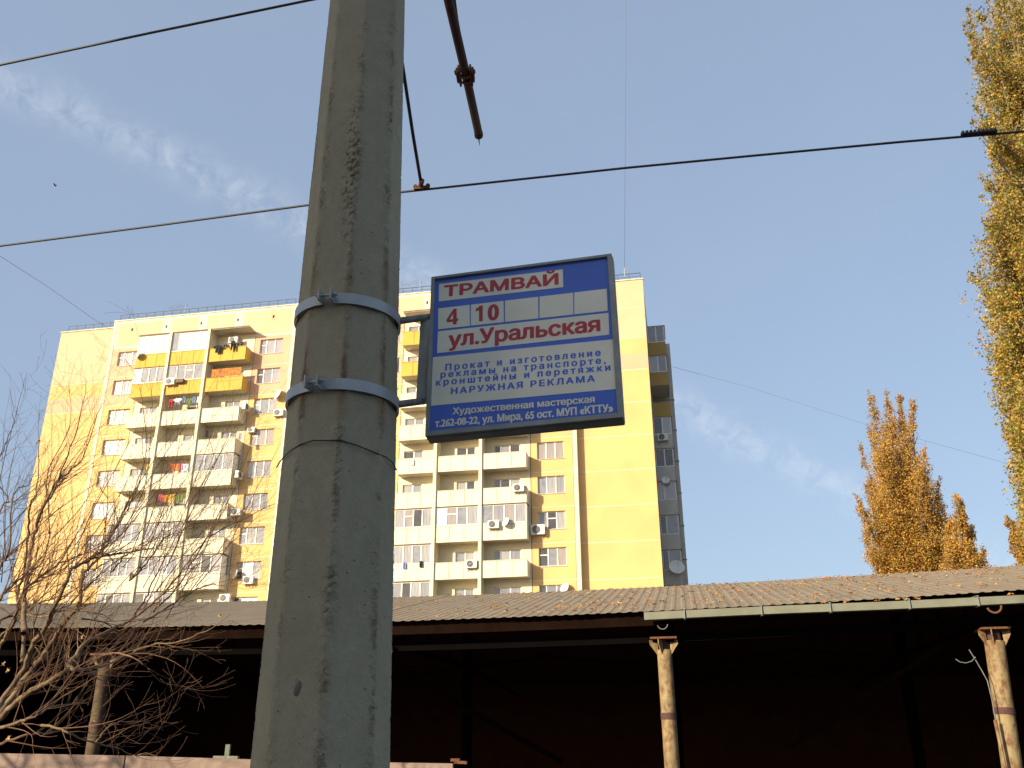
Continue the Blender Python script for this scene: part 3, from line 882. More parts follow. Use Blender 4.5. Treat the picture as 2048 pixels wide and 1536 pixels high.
# posts
for s, lean in ((-8.54, 0), (-4.27, 0), (-.30, 0), (3.85, -.055), (7.7, 0)):
    r_ = .098 if s < 3 else .118
    pst = MB(); zt = 3.06
    zs = [0, .8, 1.6, 2.05, 2.45, 2.9, zt]
    pst.tube([L(s + lean * (3.1 - z), D0 + .42, z) for z in zs], r_, 20)
    po = pst.build('post', M['post_shaded'] if s < -8 else M['post'], SH, True)
    MB().tube([L(s + lean * (3.1 - z), D0 + .42, z) for z in (2.18, 2.26)], r_ + .008, 20).build('collar', M['rust'], po)
    MB().box(s - .175, s + .175, D0 + .42 - 13 - .175, D0 + .42 - 13 + .175, 3.19, 3.215).build('cap_plate', M['rust_o'], po)
    MB().tube([L(s, D0 + .42, 3.05), L(s, D0 + .42, 3.19)], r_ * .72, 16).build('neck', M['rust'], po)
    for a_ in (math.radians(200), math.radians(-20), math.radians(90), math.radians(-110)):
        c_, n_ = math.cos(a_), math.sin(a_)
        x, y = s, D0 + .42 - 13
        i0 = r_ - .01; o0 = .20
        vs = []
        for t_ in (-.006, .006):
            ox, oy = -n_ * t_, c_ * t_
            vs += [(x + c_ * i0 + ox, y + n_ * i0 + oy, 3.185), (x + c_ * o0 + ox, y + n_ * o0 + oy, 3.185), (x + c_ * o0 + ox, y + n_ * o0 + oy, 3.13), (x + c_ * i0 + ox, y + n_ * i0 + oy, 2.98)]
        MB().add(vs, [(0, 1, 2, 3), (7, 6, 5, 4), (0, 4, 5, 1), (1, 5, 6, 2), (2, 6, 7, 3), (3, 7, 4, 0)]).build('gusset', M['post'], po)
    # rear row
    MB().tube([L(s, D0 + RUN * 1.0, 0), L(s, D0 + RUN * 1.0, 4.6)], .1, 10).build('rear_post', M['truss'], SH)
    tr = MB()
    tr.bar(L(s, D0 + .4, 3.3), L(s, D0 + RUN, 3.45), .07); tr.bar(L(s, D0 + RUN, 3.45), L(s, D0 + 2 * RUN, 3.3), .07)
    for q_ in (.25, .5, .75): tr.bar(L(s, D0 + RUN * q_, 3.32), L(s, D0 + RUN * q_, 3.4 + .17 * RUN * q_), .05)
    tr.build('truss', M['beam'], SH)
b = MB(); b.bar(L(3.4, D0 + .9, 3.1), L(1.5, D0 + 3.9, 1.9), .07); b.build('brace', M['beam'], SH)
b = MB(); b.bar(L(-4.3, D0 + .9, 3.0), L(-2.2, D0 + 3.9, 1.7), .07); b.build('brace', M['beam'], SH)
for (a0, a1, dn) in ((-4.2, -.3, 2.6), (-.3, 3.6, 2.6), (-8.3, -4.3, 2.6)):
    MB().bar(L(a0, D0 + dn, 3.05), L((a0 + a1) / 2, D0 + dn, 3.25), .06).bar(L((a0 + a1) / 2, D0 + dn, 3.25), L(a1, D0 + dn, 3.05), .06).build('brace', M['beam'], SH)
# hanging rings below the gutter
def ring(cpx, cpy, Dn, r, a0, a1, name, mat_, th=.007, parent=SH):
    Qp = onn(cpx, cpy, Dn); s = float(Qp @ DD)
    pts = [L(s + r * math.cos(t), Dn, Qp[2] + r * math.sin(t)) for t in np.linspace(a0, a1, 16)]
    return MB().tube(pts, th, 6).build(name, mat_, parent)
ring(1325, 1248, 12.55, .066, -2.9, -.1, 'hook', M['pipe'], .007)
ring(1988, 1212, 12.5, .082, -2.9, .2, 'hook', M['rust_o'], .013)
# cable and conduit on the right post
cb = MB()
def LQ(px, py, D):
    Qp = onn(px, py, D); return L(float(Qp @ DD), D, float(Qp[2]))
cb.tube([LQ(x, y, 12.86) for x, y in ((1938, 1299), (1950, 1318), (1963, 1340), (1975, 1362), (1984, 1400), (1993, 1450), (2003, 1500), (2013, 1560))], .007, 6)
cb.tube([LQ(x, y, 12.84) for x, y in ((1911, 1318), (1920, 1324), (1932, 1326), (1944, 1322), (1951, 1314))], .006, 6)
tag(cb.build('cable', M['pipe']), 'loose grey cable looping beside the right shed post', 'cable').location = tuple(-NN * 13.0)
bpy.data.objects['cable'].rotation_euler = (0, 0, ANG)
MB().tube([LQ(x, y, 12.84) for x, y in ((1990, 1440), (2003, 1500), (2016, 1560))], .02, 8).build('conduit', M['post'], SH)

# fallen leaves on the roof
fl = MB(); lr = random.Random(11)
def leafmesh(b, c, x, y, sz, m):
    c = np.array(c); nl = 5
    nrm = np.cross(x, y)
    vs = [c + nrm * sz * .18]
    a0 = lr.uniform(0, 6.28)
    for i in range(nl * 2):
        r = sz * (.5 if i % 2 == 0 else .22) * lr.uniform(.8, 1.15); t = a0 + i * math.pi / nl
        vs.append(c + x * r * math.cos(t) + y * r * math.sin(t) + nrm * lr.uniform(0, .35) * sz)
    b.add(vs, [(0, 1 + i, 1 + (i + 1) % (2 * nl)) for i in range(2 * nl)], m)
dead = [mat('fallen_leaf_gold', (.46, .23, .05), .7), mat('fallen_leaf_orange', (.46, .17, .035), .7), mat('fallen_leaf_brown', (.22, .09, .03), .8), mat('fallen_leaf_tan', (.42, .26, .11), .7)]
TAN = .22; sl = math.hypot(1, TAN); ydir = np.array([0, 1 / sl, TAN / sl]); xdir = np.array([1.0, 0, 0])
cl = [(lr.uniform(-6, 9), lr.random()) for _ in range(60)]
for i in range(1350):
    if i < 950:
        s = -7 + 17 * lr.random() ** .62; t = lr.random() ** (.75 if s > 1.5 else 1.1)
    else:
        c_ = lr.choice(cl); s = c_[0] + lr.gauss(0, .22); t = min(.99, max(.01, c_[1] + lr.gauss(0, .035)))
    if not (-9 < s < 11): continue
    t = max(.005, min(.995, t))
    if s < -2 and lr.random() < .55: continue
    leafmesh(fl, L(s, D0 + t * RUN, eave_z(s) * (1 - t) + ridge_z(s) * t + .03), xdir, ydir, lr.uniform(.04, .10), lr.choice(dead))
for i in range(14):
    s = lr.uniform(-.3, 8); leafmesh(fl, L(s, D0 - .08, gz(s) + .06), xdir, ydir, .1, lr.choice(dead))
fo = fl.build('fallen_leaves'); fo.location = tuple(-NN * 13.0); fo.rotation_euler = (0, 0, ANG)
tag(fo, 'orange autumn leaves scattered over the corrugated shed roof', kind='stuff')

# ------------------------------------------------------------------ low fence at the bottom left
FE = empty('panel_fence', (0, 0, 0)); tag(FE, 'low pinkish beige panel fence in front of the dark shed', 'fence')
fpts = [(-9.6, 1.84), (-6.45, 1.765), (-4.2, 1.69), (-2.56, 1.655)]
for i in range(3):
    (s0, z0), (s1, z1) = fpts[i], fpts[i + 1]
    a = Q(s0, 10.5); b_ = Q(s1 - .02, 10.5); th = -NN * .06
    vs = [(a[0], a[1], 0), (b_[0], b_[1], 0), (b_[0] + th[0], b_[1] + th[1], 0), (a[0] + th[0], a[1] + th[1], 0),
          (a[0], a[1], z0), (b_[0], b_[1], z1), (b_[0] + th[0], b_[1] + th[1], z1), (a[0] + th[0], a[1] + th[1], z0)]
    MB().add(vs, [(0, 3, 2, 1), (4, 5, 6, 7), (0, 1, 5, 4), (1, 2, 6, 5), (2, 3, 7, 6), (3, 0, 4, 7)]).build('fence_panel', M['fence'], FE)
def mbp(s, d_, z): v = Q(s, d_); return (v[0], v[1], z)
MB().bar(mbp(-5.26, 10.62, 1.4), mbp(-5.26, 10.62, 1.875), .05).bar(mbp(-5.42, 10.62, 1.74), mbp(-5.12, 10.62, 1.735), .05, .03).build('post_stub', M['gutter'], FE)
MB().bar(mbp(-2.56, 10.5, 1.668), mbp(-2.42, 10.5, 1.662), .05, .03).bar(mbp(-2.60, 10.5, 1.69), mbp(-2.50, 10.5, 1.69), .03, .03).build('latch', M['rust_o'], FE)

# ------------------------------------------------------------------ concrete tram pole
def pole_material():
    m = mat('weathered_concrete', (.36, .32, .215), .92, .1, 2.0, .0)
    N = m.node_tree.nodes; L = m.node_tree.links; b = N['Principled BSDF']
    tc = [n for n in N if n.type == 'TEX_COORD'][0]
    old = b.inputs['Base Color'].links[0].from_socket
    def noise_(sc, det=6, st=None, rough=.5):
        mp = N.new('ShaderNodeMapping'); L.new(tc.outputs['Object'], mp.inputs[0])
        if st: mp.inputs['Scale'].default_value = st
        nz = N.new('ShaderNodeTexNoise'); nz.inputs['Scale'].default_value = sc; nz.inputs['Detail'].default_value = det; nz.inputs['Roughness'].default_value = rough
        L.new(mp.outputs[0], nz.inputs[0]); return nz.outputs['Fac']
    def ramp(s, a, b_, c0=(0, 0, 0, 1), c1=(1, 1, 1, 1)):
        r = N.new('ShaderNodeValToRGB'); r.color_ramp.elements[0].position = a; r.color_ramp.elements[1].position = b_
        r.color_ramp.elements[0].color = c0; r.color_ramp.elements[1].color = c1; L.new(s, r.inputs[0]); return r.outputs[0]
    def mix(f, a, b_, mode='MIX'):
        x = N.new('ShaderNodeMixRGB'); x.blend_type = mode
        for i, v in enumerate((f, a, b_)):
            if isinstance(v, (float, int)): x.inputs[i].default_value = v
            elif isinstance(v, tuple): x.inputs[i].default_value = v
            else: L.new(v, x.inputs[i])
        return x.outputs[0]
    c = mix(ramp(noise_(5, 7, (1, 1, .35)), .4, .65), old, (.39, .345, .23, 1))
    c = mix(ramp(noise_(22, 8, (1, 1, .8), .7), .35, .75), c, (.30, .262, .175, 1))
    # fine sand grain
    c = mix(ramp(noise_(260, 3), .3, .7, (.80, .80, .80, 1), (1.18, 1.17, 1.15, 1)), c, c) if False else mix(1.0, c, ramp(noise_(240, 3), .3, .7, (.82, .82, .82, 1), (1.0, 1.0, 1.0, 1)), 'MULTIPLY')
    at = N.new('ShaderNodeAttribute'); at.attribute_name = 'rust'
    st = ramp(noise_(40, 5, (1, 1, .25)), .22, .5)
    rf = N.new('ShaderNodeMath'); rf.operation = 'MULTIPLY'; L.new(at.outputs['Fac'], rf.inputs[0]); L.new(st, rf.inputs[1])
    c = mix(rf.outputs[0], c, (.17, .065, .022, 1))
    ap = N.new('ShaderNodeAttribute'); ap.attribute_name = 'pit'
    gr = ramp(noise_(170, 5, None, .7), .42, .60, (.13, .10, .065, 1), (.36, .31, .22, 1))
    mk = N.new('ShaderNodeMath'); mk.operation = 'MULTIPLY'; mk0 = N.new('ShaderNodeMath'); mk0.operation = 'MULTIPLY'; mk0.inputs[1].default_value = .75; L.new(ap.outputs['Fac'], mk0.inputs[0]); L.new(mk0.outputs[0], mk.inputs[0]); L.new(ramp(noise_(45, 4), .38, .56), mk.inputs[1])
    c = mix(mk.outputs[0], c, gr)
    hb_ = N.new('ShaderNodeMath'); hb_.operation = 'MULTIPLY'; L.new(mk.outputs[0], hb_.inputs[0]); L.new(noise_(170, 5, None, .7), hb_.inputs[1])
    L.new(c, b.inputs['Base Color'])
    bp = N.new('ShaderNodeBump'); bp.inputs['Strength'].default_value = .55; bp.inputs['Distance'].default_value = .004
    L.new(noise_(150, 6, None, .65), bp.inputs['Height'])
    # tiny air holes
    v = N.new('ShaderNodeTexVoronoi'); v.inputs['Scale'].default_value = 34; L.new(tc.outputs['Object'], v.inputs[0])
    hl = ramp(v.outputs['Distance'], .05, .10)
    hm = ramp(noise_(9, 2), .48, .56)
    c2 = mix(hm, (1, 1, 1, 1), hl)
    c = mix(1.0, c, mix(.75, (1, 1, 1, 1), c2), 'MULTIPLY'); L.new(c, b.inputs['Base Color'])
    bp2 = N.new('ShaderNodeBump'); bp2.inputs['Strength'].default_value = .8; bp2.inputs['Distance'].default_value = .006
    L.new(c2, bp2.inputs['Height']); L.new(bp.outputs[0], bp2.inputs['Normal'])
    bp3 = N.new('ShaderNodeBump'); bp3.inputs['Strength'].default_value = 1.0; bp3.inputs['Distance'].default_value = .012
    L.new(hb_.outputs[0], bp3.inputs['Height']); L.new(bp2.outputs[0], bp3.inputs['Normal']); L.new(bp3.outputs[0], b.inputs['Normal'])
    return m


PY = 2.72
def pole_params():
    out = []
    for (xl, xr, y) in ((660, 810, 0), (579.5, 797, 722), (500, 780, 1536)):
        a = ony(xl, y, PY + .15); b_ = ony(xr, y, PY + .15); out.append((a[2] * .5 + b_[2] * .5, (a[0] + b_[0]) / 2, (b_[0] - a[0]) / 2))
    return out
pp = pole_params()
(zA, cA, rA), _, (zC, cC, rC) = pp[0], pp[1], pp[2]
rk = 1.0
def pole_c(z): t = (z - zC) / (zA - zC); return cC + (cA - cC) * t
def pole_r(z): t = (z - zC) / (zA - zC); return (rC + (rA - rC) * t) * rk
NTH = 248; zs = list(np.linspace(0, 1.25, 14)[:-1]) + list(np.arange(1.25, 4.75, .0062)) + list(np.linspace(4.76, 9.5, 40))
# dense angles at the front
ths = []
phi0 = math.atan2(-PY, -0.5) ; 
for i in range(NTH): ths.append(2 * math.pi * i / NTH)
face_dir = math.atan2(-1, .17)       # one edge of the octagon points at the viewer
ver = []; rustv = []; pitv = []
octa = math.pi / 4
for z in zs:
    cx_ = pole_c(z); Rr = pole_r(z)
    for th in ths:
        a = (th - face_dir) % octa; d_ = a - octa / 2
        r = Rr * math.cos(octa / 2) / math.cos(d_)
        edge = min(a, octa - a) * Rr     # arc distance to the arris
        r = min(r, Rr * .985 + 0.0)      # softened arris
        kf = round((th - face_dir) / octa) % 8
        P = Vector((Rr * math.cos(th), Rr * math.sin(th), z))
        pit = 0
        if 1.2 < z < 4.8:
            n1 = noise.noise(P * 9.0 + Vector((0, 0, kf * 3.1))); n2 = noise.noise(P * 60.0); n3 = noise.noise(P * 130.0)
            wdt = .018 + .03 * max(0, noise.noise(Vector((kf * 7.7, 0, z * 2.3))) + .25)
            e_ = max(0, 1 - edge / wdt)
            rough_ = e_ * max(0, .55 + n1 * 1.1)
            pt_ = min(1, max(0, (n2 * .6 + n3 * .8 + .0)) * rough_ * 2.4)
            r -= .0034 * pt_ + rough_ * .0012 * (n3 + 1); pit = min(1, rough_ * (1.0 + .6 * n2))
            r += .0009 * n2
            # broad honeycombed patch
            dmid = math.hypot(((th - (face_dir - .12)) % (2 * math.pi) if (th - (face_dir - .12)) % (2 * math.pi) < math.pi else (th - (face_dir - .12)) % (2 * math.pi) - 2 * math.pi) * Rr / .05, (z - 3.55) / .5)
            if dmid < 1 and n2 + n3 * .7 > .25: r -= .006 * (1 - dmid); pit = max(pit, .8 * (1 - dmid))
        ver.append((cx_ + r * math.cos(th), PY + .16 + r * math.sin(th), z))
        ru = 0
        if 2.55 < z < 3.3:
            for (zt_, zb_, am) in ((2.90, 2.60, 1.0), (3.28, 2.95, .55)):
                if zb_ < z < zt_:
                    q_ = (zt_ - z) / (zt_ - zb_)
                    wd_ = .006 + .012 * q_ + .010 * noise.noise(Vector((kf * 5.3, z * 14, 1)))
                    env = min(1, q_ * 4) * min(1, (1 - q_) * 3) * (.7 + .8 * noise.noise(Vector((kf * 3.3, z * 22, 4))))
                    ru = max(ru, am * max(0, env) * math.exp(-(edge / max(.004, wd_)) ** 2))
        rustv.append(min(1, ru * 1.35)); pitv.append(pit)
fcs = []
for j in range(len(zs) - 1):
    for i in range(NTH):
        i2 = (i + 1) % NTH
        fcs.append((j * NTH + i, j * NTH + i2, (j + 1) * NTH + i2, (j + 1) * NTH + i))
PO = empty('concrete_pole', (pole_c(0), PY + .16, 0)); tag(PO, 'octagonal grey concrete tram pole with pitted rust stained edges', 'pole')
me = bpy.data.meshes.new('shaft'); me.from_pydata(ver, [], fcs); me.materials.append(pole_material()); me.update()
for nm_, arr in (('rust', rustv), ('pit', pitv)):
    at_ = me.attributes.new(nm_, 'FLOAT', 'POINT'); at_.data.foreach_set('value', arr)
me.polygons.foreach_set('use_smooth', [True] * len(me.polygons))
po = bpy.data.objects.new('shaft', me); COL.objects.link(po); po.parent = PO; po.matrix_parent_inverse = Matrix.Translation((-pole_c(0), -(PY + .16), 0))
# stone set in the concrete
PCY = PY + .16
def on_pole(px, py, extra=0.0):    # intersection of a ray with the pole's surface cylinder
    r = ray(px, py); z = 2.5
    for _ in range(6):
        cx_ = pole_c(z); Rr = pole_r(z) * .95 + extra
        A = r[0] ** 2 + r[1] ** 2; Bq = 2 * (r[0] * (EYE[0] - cx_) + r[1] * (EYE[1] - PCY)); Cq = (EYE[0] - cx_) ** 2 + (EYE[1] - PCY) ** 2 - Rr ** 2
        disc = max(0, Bq * Bq - 4 * A * Cq); t = (-Bq - math.sqrt(disc)) / (2 * A); P = EYE + r * t; z = P[2]
    return P
ps = on_pole(597, 1376, -.004); 
b = MB(); vs = []; fs = []
for j in range(5):
    for i in range(12):
        t = 2 * math.pi * i / 12; a_ = j / 4 * math.pi / 2
        vs.append((ps[0] + .014 * math.cos(t) * math.cos(a_) * (1 + .15 * math.sin(2 * t)), ps[1] - .006 * math.sin(a_) + .004, ps[2] + .024 * math.sin(t) * math.cos(a_) + .004 * math.cos(t)))
for j in range(4):
    for i in range(12):
        fs.append((j * 12 + i, j * 12 + (i + 1) % 12, (j + 1) * 12 + (i + 1) % 12, (j + 1) * 12 + i))
stn = b.add(vs, fs).build('pebble', mat('pebble_stone', (.13, .12, .095), .8, .2, 60), None, True)
stn.parent = PO; stn.matrix_parent_inverse = Matrix.Translation((-pole_c(0), -PCY, 0))

# wire wound round the pole
wp = [(553, 935), (562, 920), (580, 902), (600, 889), (625, 881), (655, 881), (680, 880), (712, 890), (745, 903), (772, 914), (785, 925), (793, 940)]
wb = MB().tube([on_pole(x, y, .008) for x, y in wp], .0022, 6)
tag(wb.build('tie_wire', M['dark']), 'thin dark wire looped around the concrete pole below the lower clamp', 'wire')


# ------------------------------------------------------------------ sign: clamps, arms, box
SG = empty('tram_stop_sign', (0.03, 2.99, 2.9))
tag(SG, 'blue and white tram stop sign box clamped to the concrete pole', 'sign')
SGinv = Matrix.Translation((-0.03, -2.99, -2.9))
def sgp(o):
    o.parent = SG; o.matrix_parent_inverse = SGinv; return o
def zband(py_c): P = on_pole(690, py_c, .0); return P[2]
for (yc, ex, ey) in ((600, 656, 594), (771, 632, 770)):
    zc = zband(yc); Rb = pole_r(zc) * .985 + .004; cx_ = pole_c(zc); hh = .019
    a_s = math.atan2(on_pole(ex - 4, ey)[1] - PCY, on_pole(ex - 4, ey)[0] - cx_); a_e = math.atan2(on_pole(ex + 14, ey)[1] - PCY, on_pole(ex + 14, ey)[0] - cx_)
    vs = []; fs = []; n_ = 72
    tot = 2 * math.pi - (a_e - a_s) % (2 * math.pi)
    for i in range(n_ + 1):
        t = a_e + tot * i / n_
        for (dr, dz) in ((0, -hh), (.004, -hh), (.004, hh), (0, hh)):
            vs.append((cx_ + (Rb + dr) * math.cos(t), PCY + (Rb + dr) * math.sin(t), zc + dz))
    for i in range(n_):
        for k in range(4): fs.append((i * 4 + k, i * 4 + (k + 1) % 4, (i + 1) * 4 + (k + 1) % 4, (i + 1) * 4 + k))
    band = sgp(MB().add(vs, fs).build('clamp_band', M['zinc'], None))
    ps_ = []
    for t in (a_s, a_e):
        c_ = np.array([math.cos(t), math.sin(t), 0]); base = np.array([cx_, PCY, zc]) + c_ * Rb; ps_.append(base + c_ * .026)
        b = MB(); b.bar(base, base + c_ * .042, .005, hh * 2.1)
        o2 = b.build('clamp_ear', M['zinc'], None); o2.parent = band
    d_ = ps_[1] - ps_[0]; d_ /= np.linalg.norm(d_)
    b = MB().tube([ps_[0] - d_ * .012, ps_[1] + d_ * .020], .0042, 8)
    b.tube([ps_[0] - d_ * .012, ps_[0] - d_ * .004], .0085, 6); b.tube([ps_[1] + d_ * .004, ps_[1] + d_ * .013], .0085, 6)
    o2 = b.build('bolt', M['bolt'], None); o2.parent = band

# sign box frame fitted to its corners
SC_, yaw, tilt, srl, SWd, SHt = np.array([.0318, 2.95, 2.9853]), -.2127, -.0784, .0182, .6779, .6519
ax = np.array([math.cos(yaw), math.sin(yaw), 0]); nrm = np.array([math.sin(yaw), -math.cos(yaw), 0])
upv = np.array([0, 0, 1]) * math.cos(tilt) + nrm * math.sin(tilt)
SX = ax * math.cos(srl) + upv * math.sin(srl); SY = -ax * math.sin(srl) + upv * math.cos(srl); SN = np.cross(SX, SY)  # towards viewer
Msign = Matrix(((SX[0], SY[0], SN[0], SC_[0]), (SX[1], SY[1], SN[1], SC_[1]), (SX[2], SY[2], SN[2], SC_[2]), (0, 0, 0, 1)))
SB = bpy.data.objects.new('sign_box', None)
def sface(xz, yz):      # zoomed-crop coordinates -> sign plane coordinates
    px, py = 840 + xz / 3.747, 490 + yz / 3.747
    r = ray(px, py); t = ((SC_ - EYE) @ SN) / (r @ SN); P = EYE + r * t - SC_
    return float(P @ SX), float(P @ SY)
def sobj(b, name, m, parent=None):
    o = b.build(name, m)
    if parent is None: o.parent = SG; o.matrix_parent_inverse = SGinv; o.matrix_basis = Msign
    else: o.parent = parent
    return o
hw, hh = SWd / 2, SHt / 2; T = .060
bx = MB().box(-hw + .004, hw - .004, -hh + .004, hh - .004, -T, -.014)
box_o = sobj(bx, 'sign_box', M['frame_grey'])
fr = .0115
# face sheet
def quad(name, corners, z, m, parent, seg=1):
    pts = [sface(*c) for c in corners]
    return MB().add([(p_[0], p_[1], z) for p_ in pts] + [(p_[0], p_[1], z - .0004) for p_ in pts], [(3, 2, 1, 0), (4, 5, 6, 7), (0, 1, 5, 4), (1, 2, 6, 5), (2, 3, 7, 6), (3, 0, 4, 7)]).build(name, m, parent)
face = MB().box(-hw + .006, hw - .006, -hh + .006, hh - .006, -.0138, -.010).build('face_sheet', M['s_blue'], box_o)
# frame rails: left, top thin; right and bottom wider
for (x0, x1, y0, y1) in ((-hw, -hw + .013, -hh, hh), (hw - .016, hw, -hh, hh), (-hw + .0131, hw - .0161, hh - .010, hh), (-hw + .0131, hw - .0161, -hh, -hh + .017)):
    MB().box(x0, x1, y0, y1, -.0135 if False else -.020, 0).build('frame_rail', M['frame_grey'], box_o)
# underside and side returns, slightly deeper
MB().box(-hw, hw, -hh - .002, -hh + .0035, -T - .004, -.0205).build('frame_return', M['frame_grey'], box_o)
MB().box(hw - .0035, hw + .002, -hh + .004, hh, -T - .004, -.0205).build('frame_return', M['frame_grey'], box_o)
MB().box(-hw, hw, hh - .0035, hh + .002, -T - .004, -.0205).build('frame_return', M['frame_grey'], box_o)
zf = -.0092
quad('white_panel', [(138, 282), (1067, 172), (1070, 305), (135, 413)], zf, M['s_white'], box_o)
rowT = lambda x: 466 + (317 - 466) * (x - 132) / (1397 - 132); rowB = lambda x: 622 + (482 - 622) * (x - 128) / (1405 - 128)
cells = [(131, 367), (377, 622), (633, 882), (893, 1145), (1154, 1400)]
for (a_, b_) in cells:
    quad('white_panel', [(a_, rowT(a_)), (b_ - (3 if b_ == 1400 else 0), rowT(b_)), (b_ + (4 if b_ == 1400 else 2), rowB(b_)), (a_ - 1, rowB(a_))], zf, M['s_white'], box_o)
quad('white_panel', [(129, 638), (1410, 498), (1416, 662), (122, 801)], zf, M['s_white'], box_o)
quad('white_panel', [(91, 832), (1443, 697), (1465, 1070), (77, 1196)], zf, M['s_white'], box_o)
# peeled corner at the lower right: bare grey metal showing
quad('peeled_corner', [(1466, 1235), (1470, 1290), (1440, 1297), (1452, 1262)], zf, M['frame_grey'], box_o)


def glyph_mesh(o):
    """fill the (overlapping) glyph contours by the non-zero winding rule"""
    from mathutils.geometry import delaunay_2d_cdt, interpolate_bezier
    bpy.context.view_layer.update()
    dg = bpy.context.evaluated_depsgraph_get(); oe = o.evaluated_get(dg); cu = oe.to_curve(dg)
    cont = []
    for sp_ in cu.splines:
        P = []; bp_ = sp_.bezier_points; n_ = len(bp_)
        for i in range(n_):
            a_, b_ = bp_[i], bp_[(i + 1) % n_]
            lin = (a_.handle_right - a_.co).cross(b_.co - a_.co).length < 1e-6 and (b_.handle_left - b_.co).cross(b_.co - a_.co).length < 1e-6
            q_ = interpolate_bezier(a_.co, a_.handle_right, b_.handle_left, b_.co, 2 if lin else 6)[:-1]
            P += [(v[0], v[1]) for v in q_]
        cont.append(np.array(P))
    oe.to_curve_clear()
    Vs, Fs = [], []
    # group contours by overlapping x-range, one group per letter
    order = sorted(range(len(cont)), key=lambda i: cont[i][:, 0].min()); groups = []
    for i in order:
        if groups and cont[i][:, 0].min() < groups[-1][1] - 1e-4: groups[-1][0].append(i); groups[-1][1] = max(groups[-1][1], cont[i][:, 0].max())
        else: groups.append([[i], cont[i][:, 0].max()])
    for ids, _ in groups:
        vv, ee = [], []
        for i in ids:
            b0 = len(vv); n_ = len(cont[i]); vv += [Vector(p_) for p_ in cont[i]]; ee += [(b0 + k, b0 + (k + 1) % n_) for k in range(n_)]
        ov, oe_, of, *_r = delaunay_2d_cdt(vv, ee, [], 0, 1e-5)
        ov = [tuple(v) for v in ov]
        b0 = len(Vs); used = []
        for f_ in of:
            cx_, cy_ = sum(ov[k][0] for k in f_) / 3, sum(ov[k][1] for k in f_) / 3; wn_ = 0
            for i in ids:
                A_ = cont[i]; B_ = np.roll(A_, -1, 0)
                crs = (B_[:, 0] - A_[:, 0]) * (cy_ - A_[:, 1]) - (cx_ - A_[:, 0]) * (B_[:, 1] - A_[:, 1])
                wn_ += int(((A_[:, 1] <= cy_) & (B_[:, 1] > cy_) & (crs > 0)).sum()) - int(((A_[:, 1] > cy_) & (B_[:, 1] <= cy_) & (crs < 0)).sum())
            if wn_ != 0: Fs.append(tuple(b0 + k for k in f_))
        Vs += ov
    return np.array(Vs), Fs


def poly_text(poly, m):
    """digit drawn as a closed outline given in crop coordinates"""
    from mathutils.geometry import delaunay_2d_cdt
    pts = [sface(*p_) for p_ in poly]
    return MB().add([(x, y, zf + .0004) for x, y in pts], [tuple(range(len(pts)))[::-1]]).build('lettering', m, box_o)


def text(body, p0, p1, cap, m, name='lettering', bold=.0, spacing=1.0, top_first=None):
    """p0/p1: crop coords of the baseline's ends; cap: capital height in crop px"""
    c = bpy.data.curves.new(name, 'FONT'); c.body = body; c.size = 1.0; c.space_character = spacing; c.resolution_u = 4
    o = bpy.data.objects.new(name, c); COL.objects.link(o)
    V, F = glyph_mesh(o); bpy.data.objects.remove(o)
    a = np.array(sface(*p0)); b_ = np.array(sface(*p1)); d_ = b_ - a; Lw = np.linalg.norm(d_); d_ /= Lw; u_ = np.array([-d_[1], d_[0]])
    mid = ((p0[0] + p1[0]) / 2, (p0[1] + p1[1]) / 2)
    ch = np.linalg.norm(np.array(sface(mid[0], mid[1] - cap)) - np.array(sface(*mid)))
    x0, x1 = V[:, 0].min(), V[:, 0].max(); CAPH = .729
    sx = (Lw - 2 * bold * ch) / (x1 - x0); sy = ch / CAPH
    out = MB(); k = 0
    offs = [(0, 0)]
    if bold: offs = [(math.cos(t) * bold * ch, math.sin(t) * bold * ch * .6) for t in np.linspace(0, 2 * math.pi, 9)[:-1]] + [(0, 0)]
    for (ox, oy) in offs:
        P = np.outer((V[:, 0] - x0) * sx + bold * ch + ox, d_) + np.outer(V[:, 1] * sy + oy, u_) + a
        out.add([(q_[0], q_[1], zf + .0004 + k * .00003) for q_ in P], F); k += 1
    o_ = out.build(name, m, box_o)
    if cap < 60: tag(o_, kind='stuff')      # lines of small print
    return o_


text('ТРАМВАЙ', (171, 377), (1036, 283), 80, M['s_red'], bold=.075)
poly_text([(195, 548), (247, 469), (270, 467), (270, 541), (280, 540), (280, 560), (270, 561), (270, 584), (242, 587), (242, 565), (195, 571)], M['s_red'])
poly_text([(217, 549), (243, 546), (243, 507)], M['s_white']).location = (0, 0, .0003)
poly_text([(442, 446), (466, 443), (466, 561), (438, 564), (438, 480), (414, 488), (414, 466), (432, 460)], M['s_red'])
text('0', (502, 556), (588, 546), 119, M['s_red'], bold=.06)
text('ул.Уральская', (205, 752), (1351, 632), 108, M['s_red'], bold=.06)
text('Прокат и изготовление', (183, 932), (1353, 819), 48, M['s_blue'], bold=.06, spacing=1.45)
text('рекламы на транспорте,', (147, 986), (1391, 876), 48, M['s_blue'], bold=.06, spacing=1.45)
text('кронштейны и перетяжки', (113, 1046), (1426, 930), 48, M['s_blue'], bold=.06, spacing=1.45)
text('НАРУЖНАЯ РЕКЛАМА', (225, 1109), (1309, 1013), 46, M['s_blue'], bold=.07, spacing=1.35)
text('Художественная мастерская', (238, 1262), (1308, 1169), 50, M['s_white'], bold=.055)
text('т.262-08-22, ул. Мира, 65 ост. МУП «КТТУ»', (105, 1358), (1447, 1238), 56, M['s_white'], bold=.055)

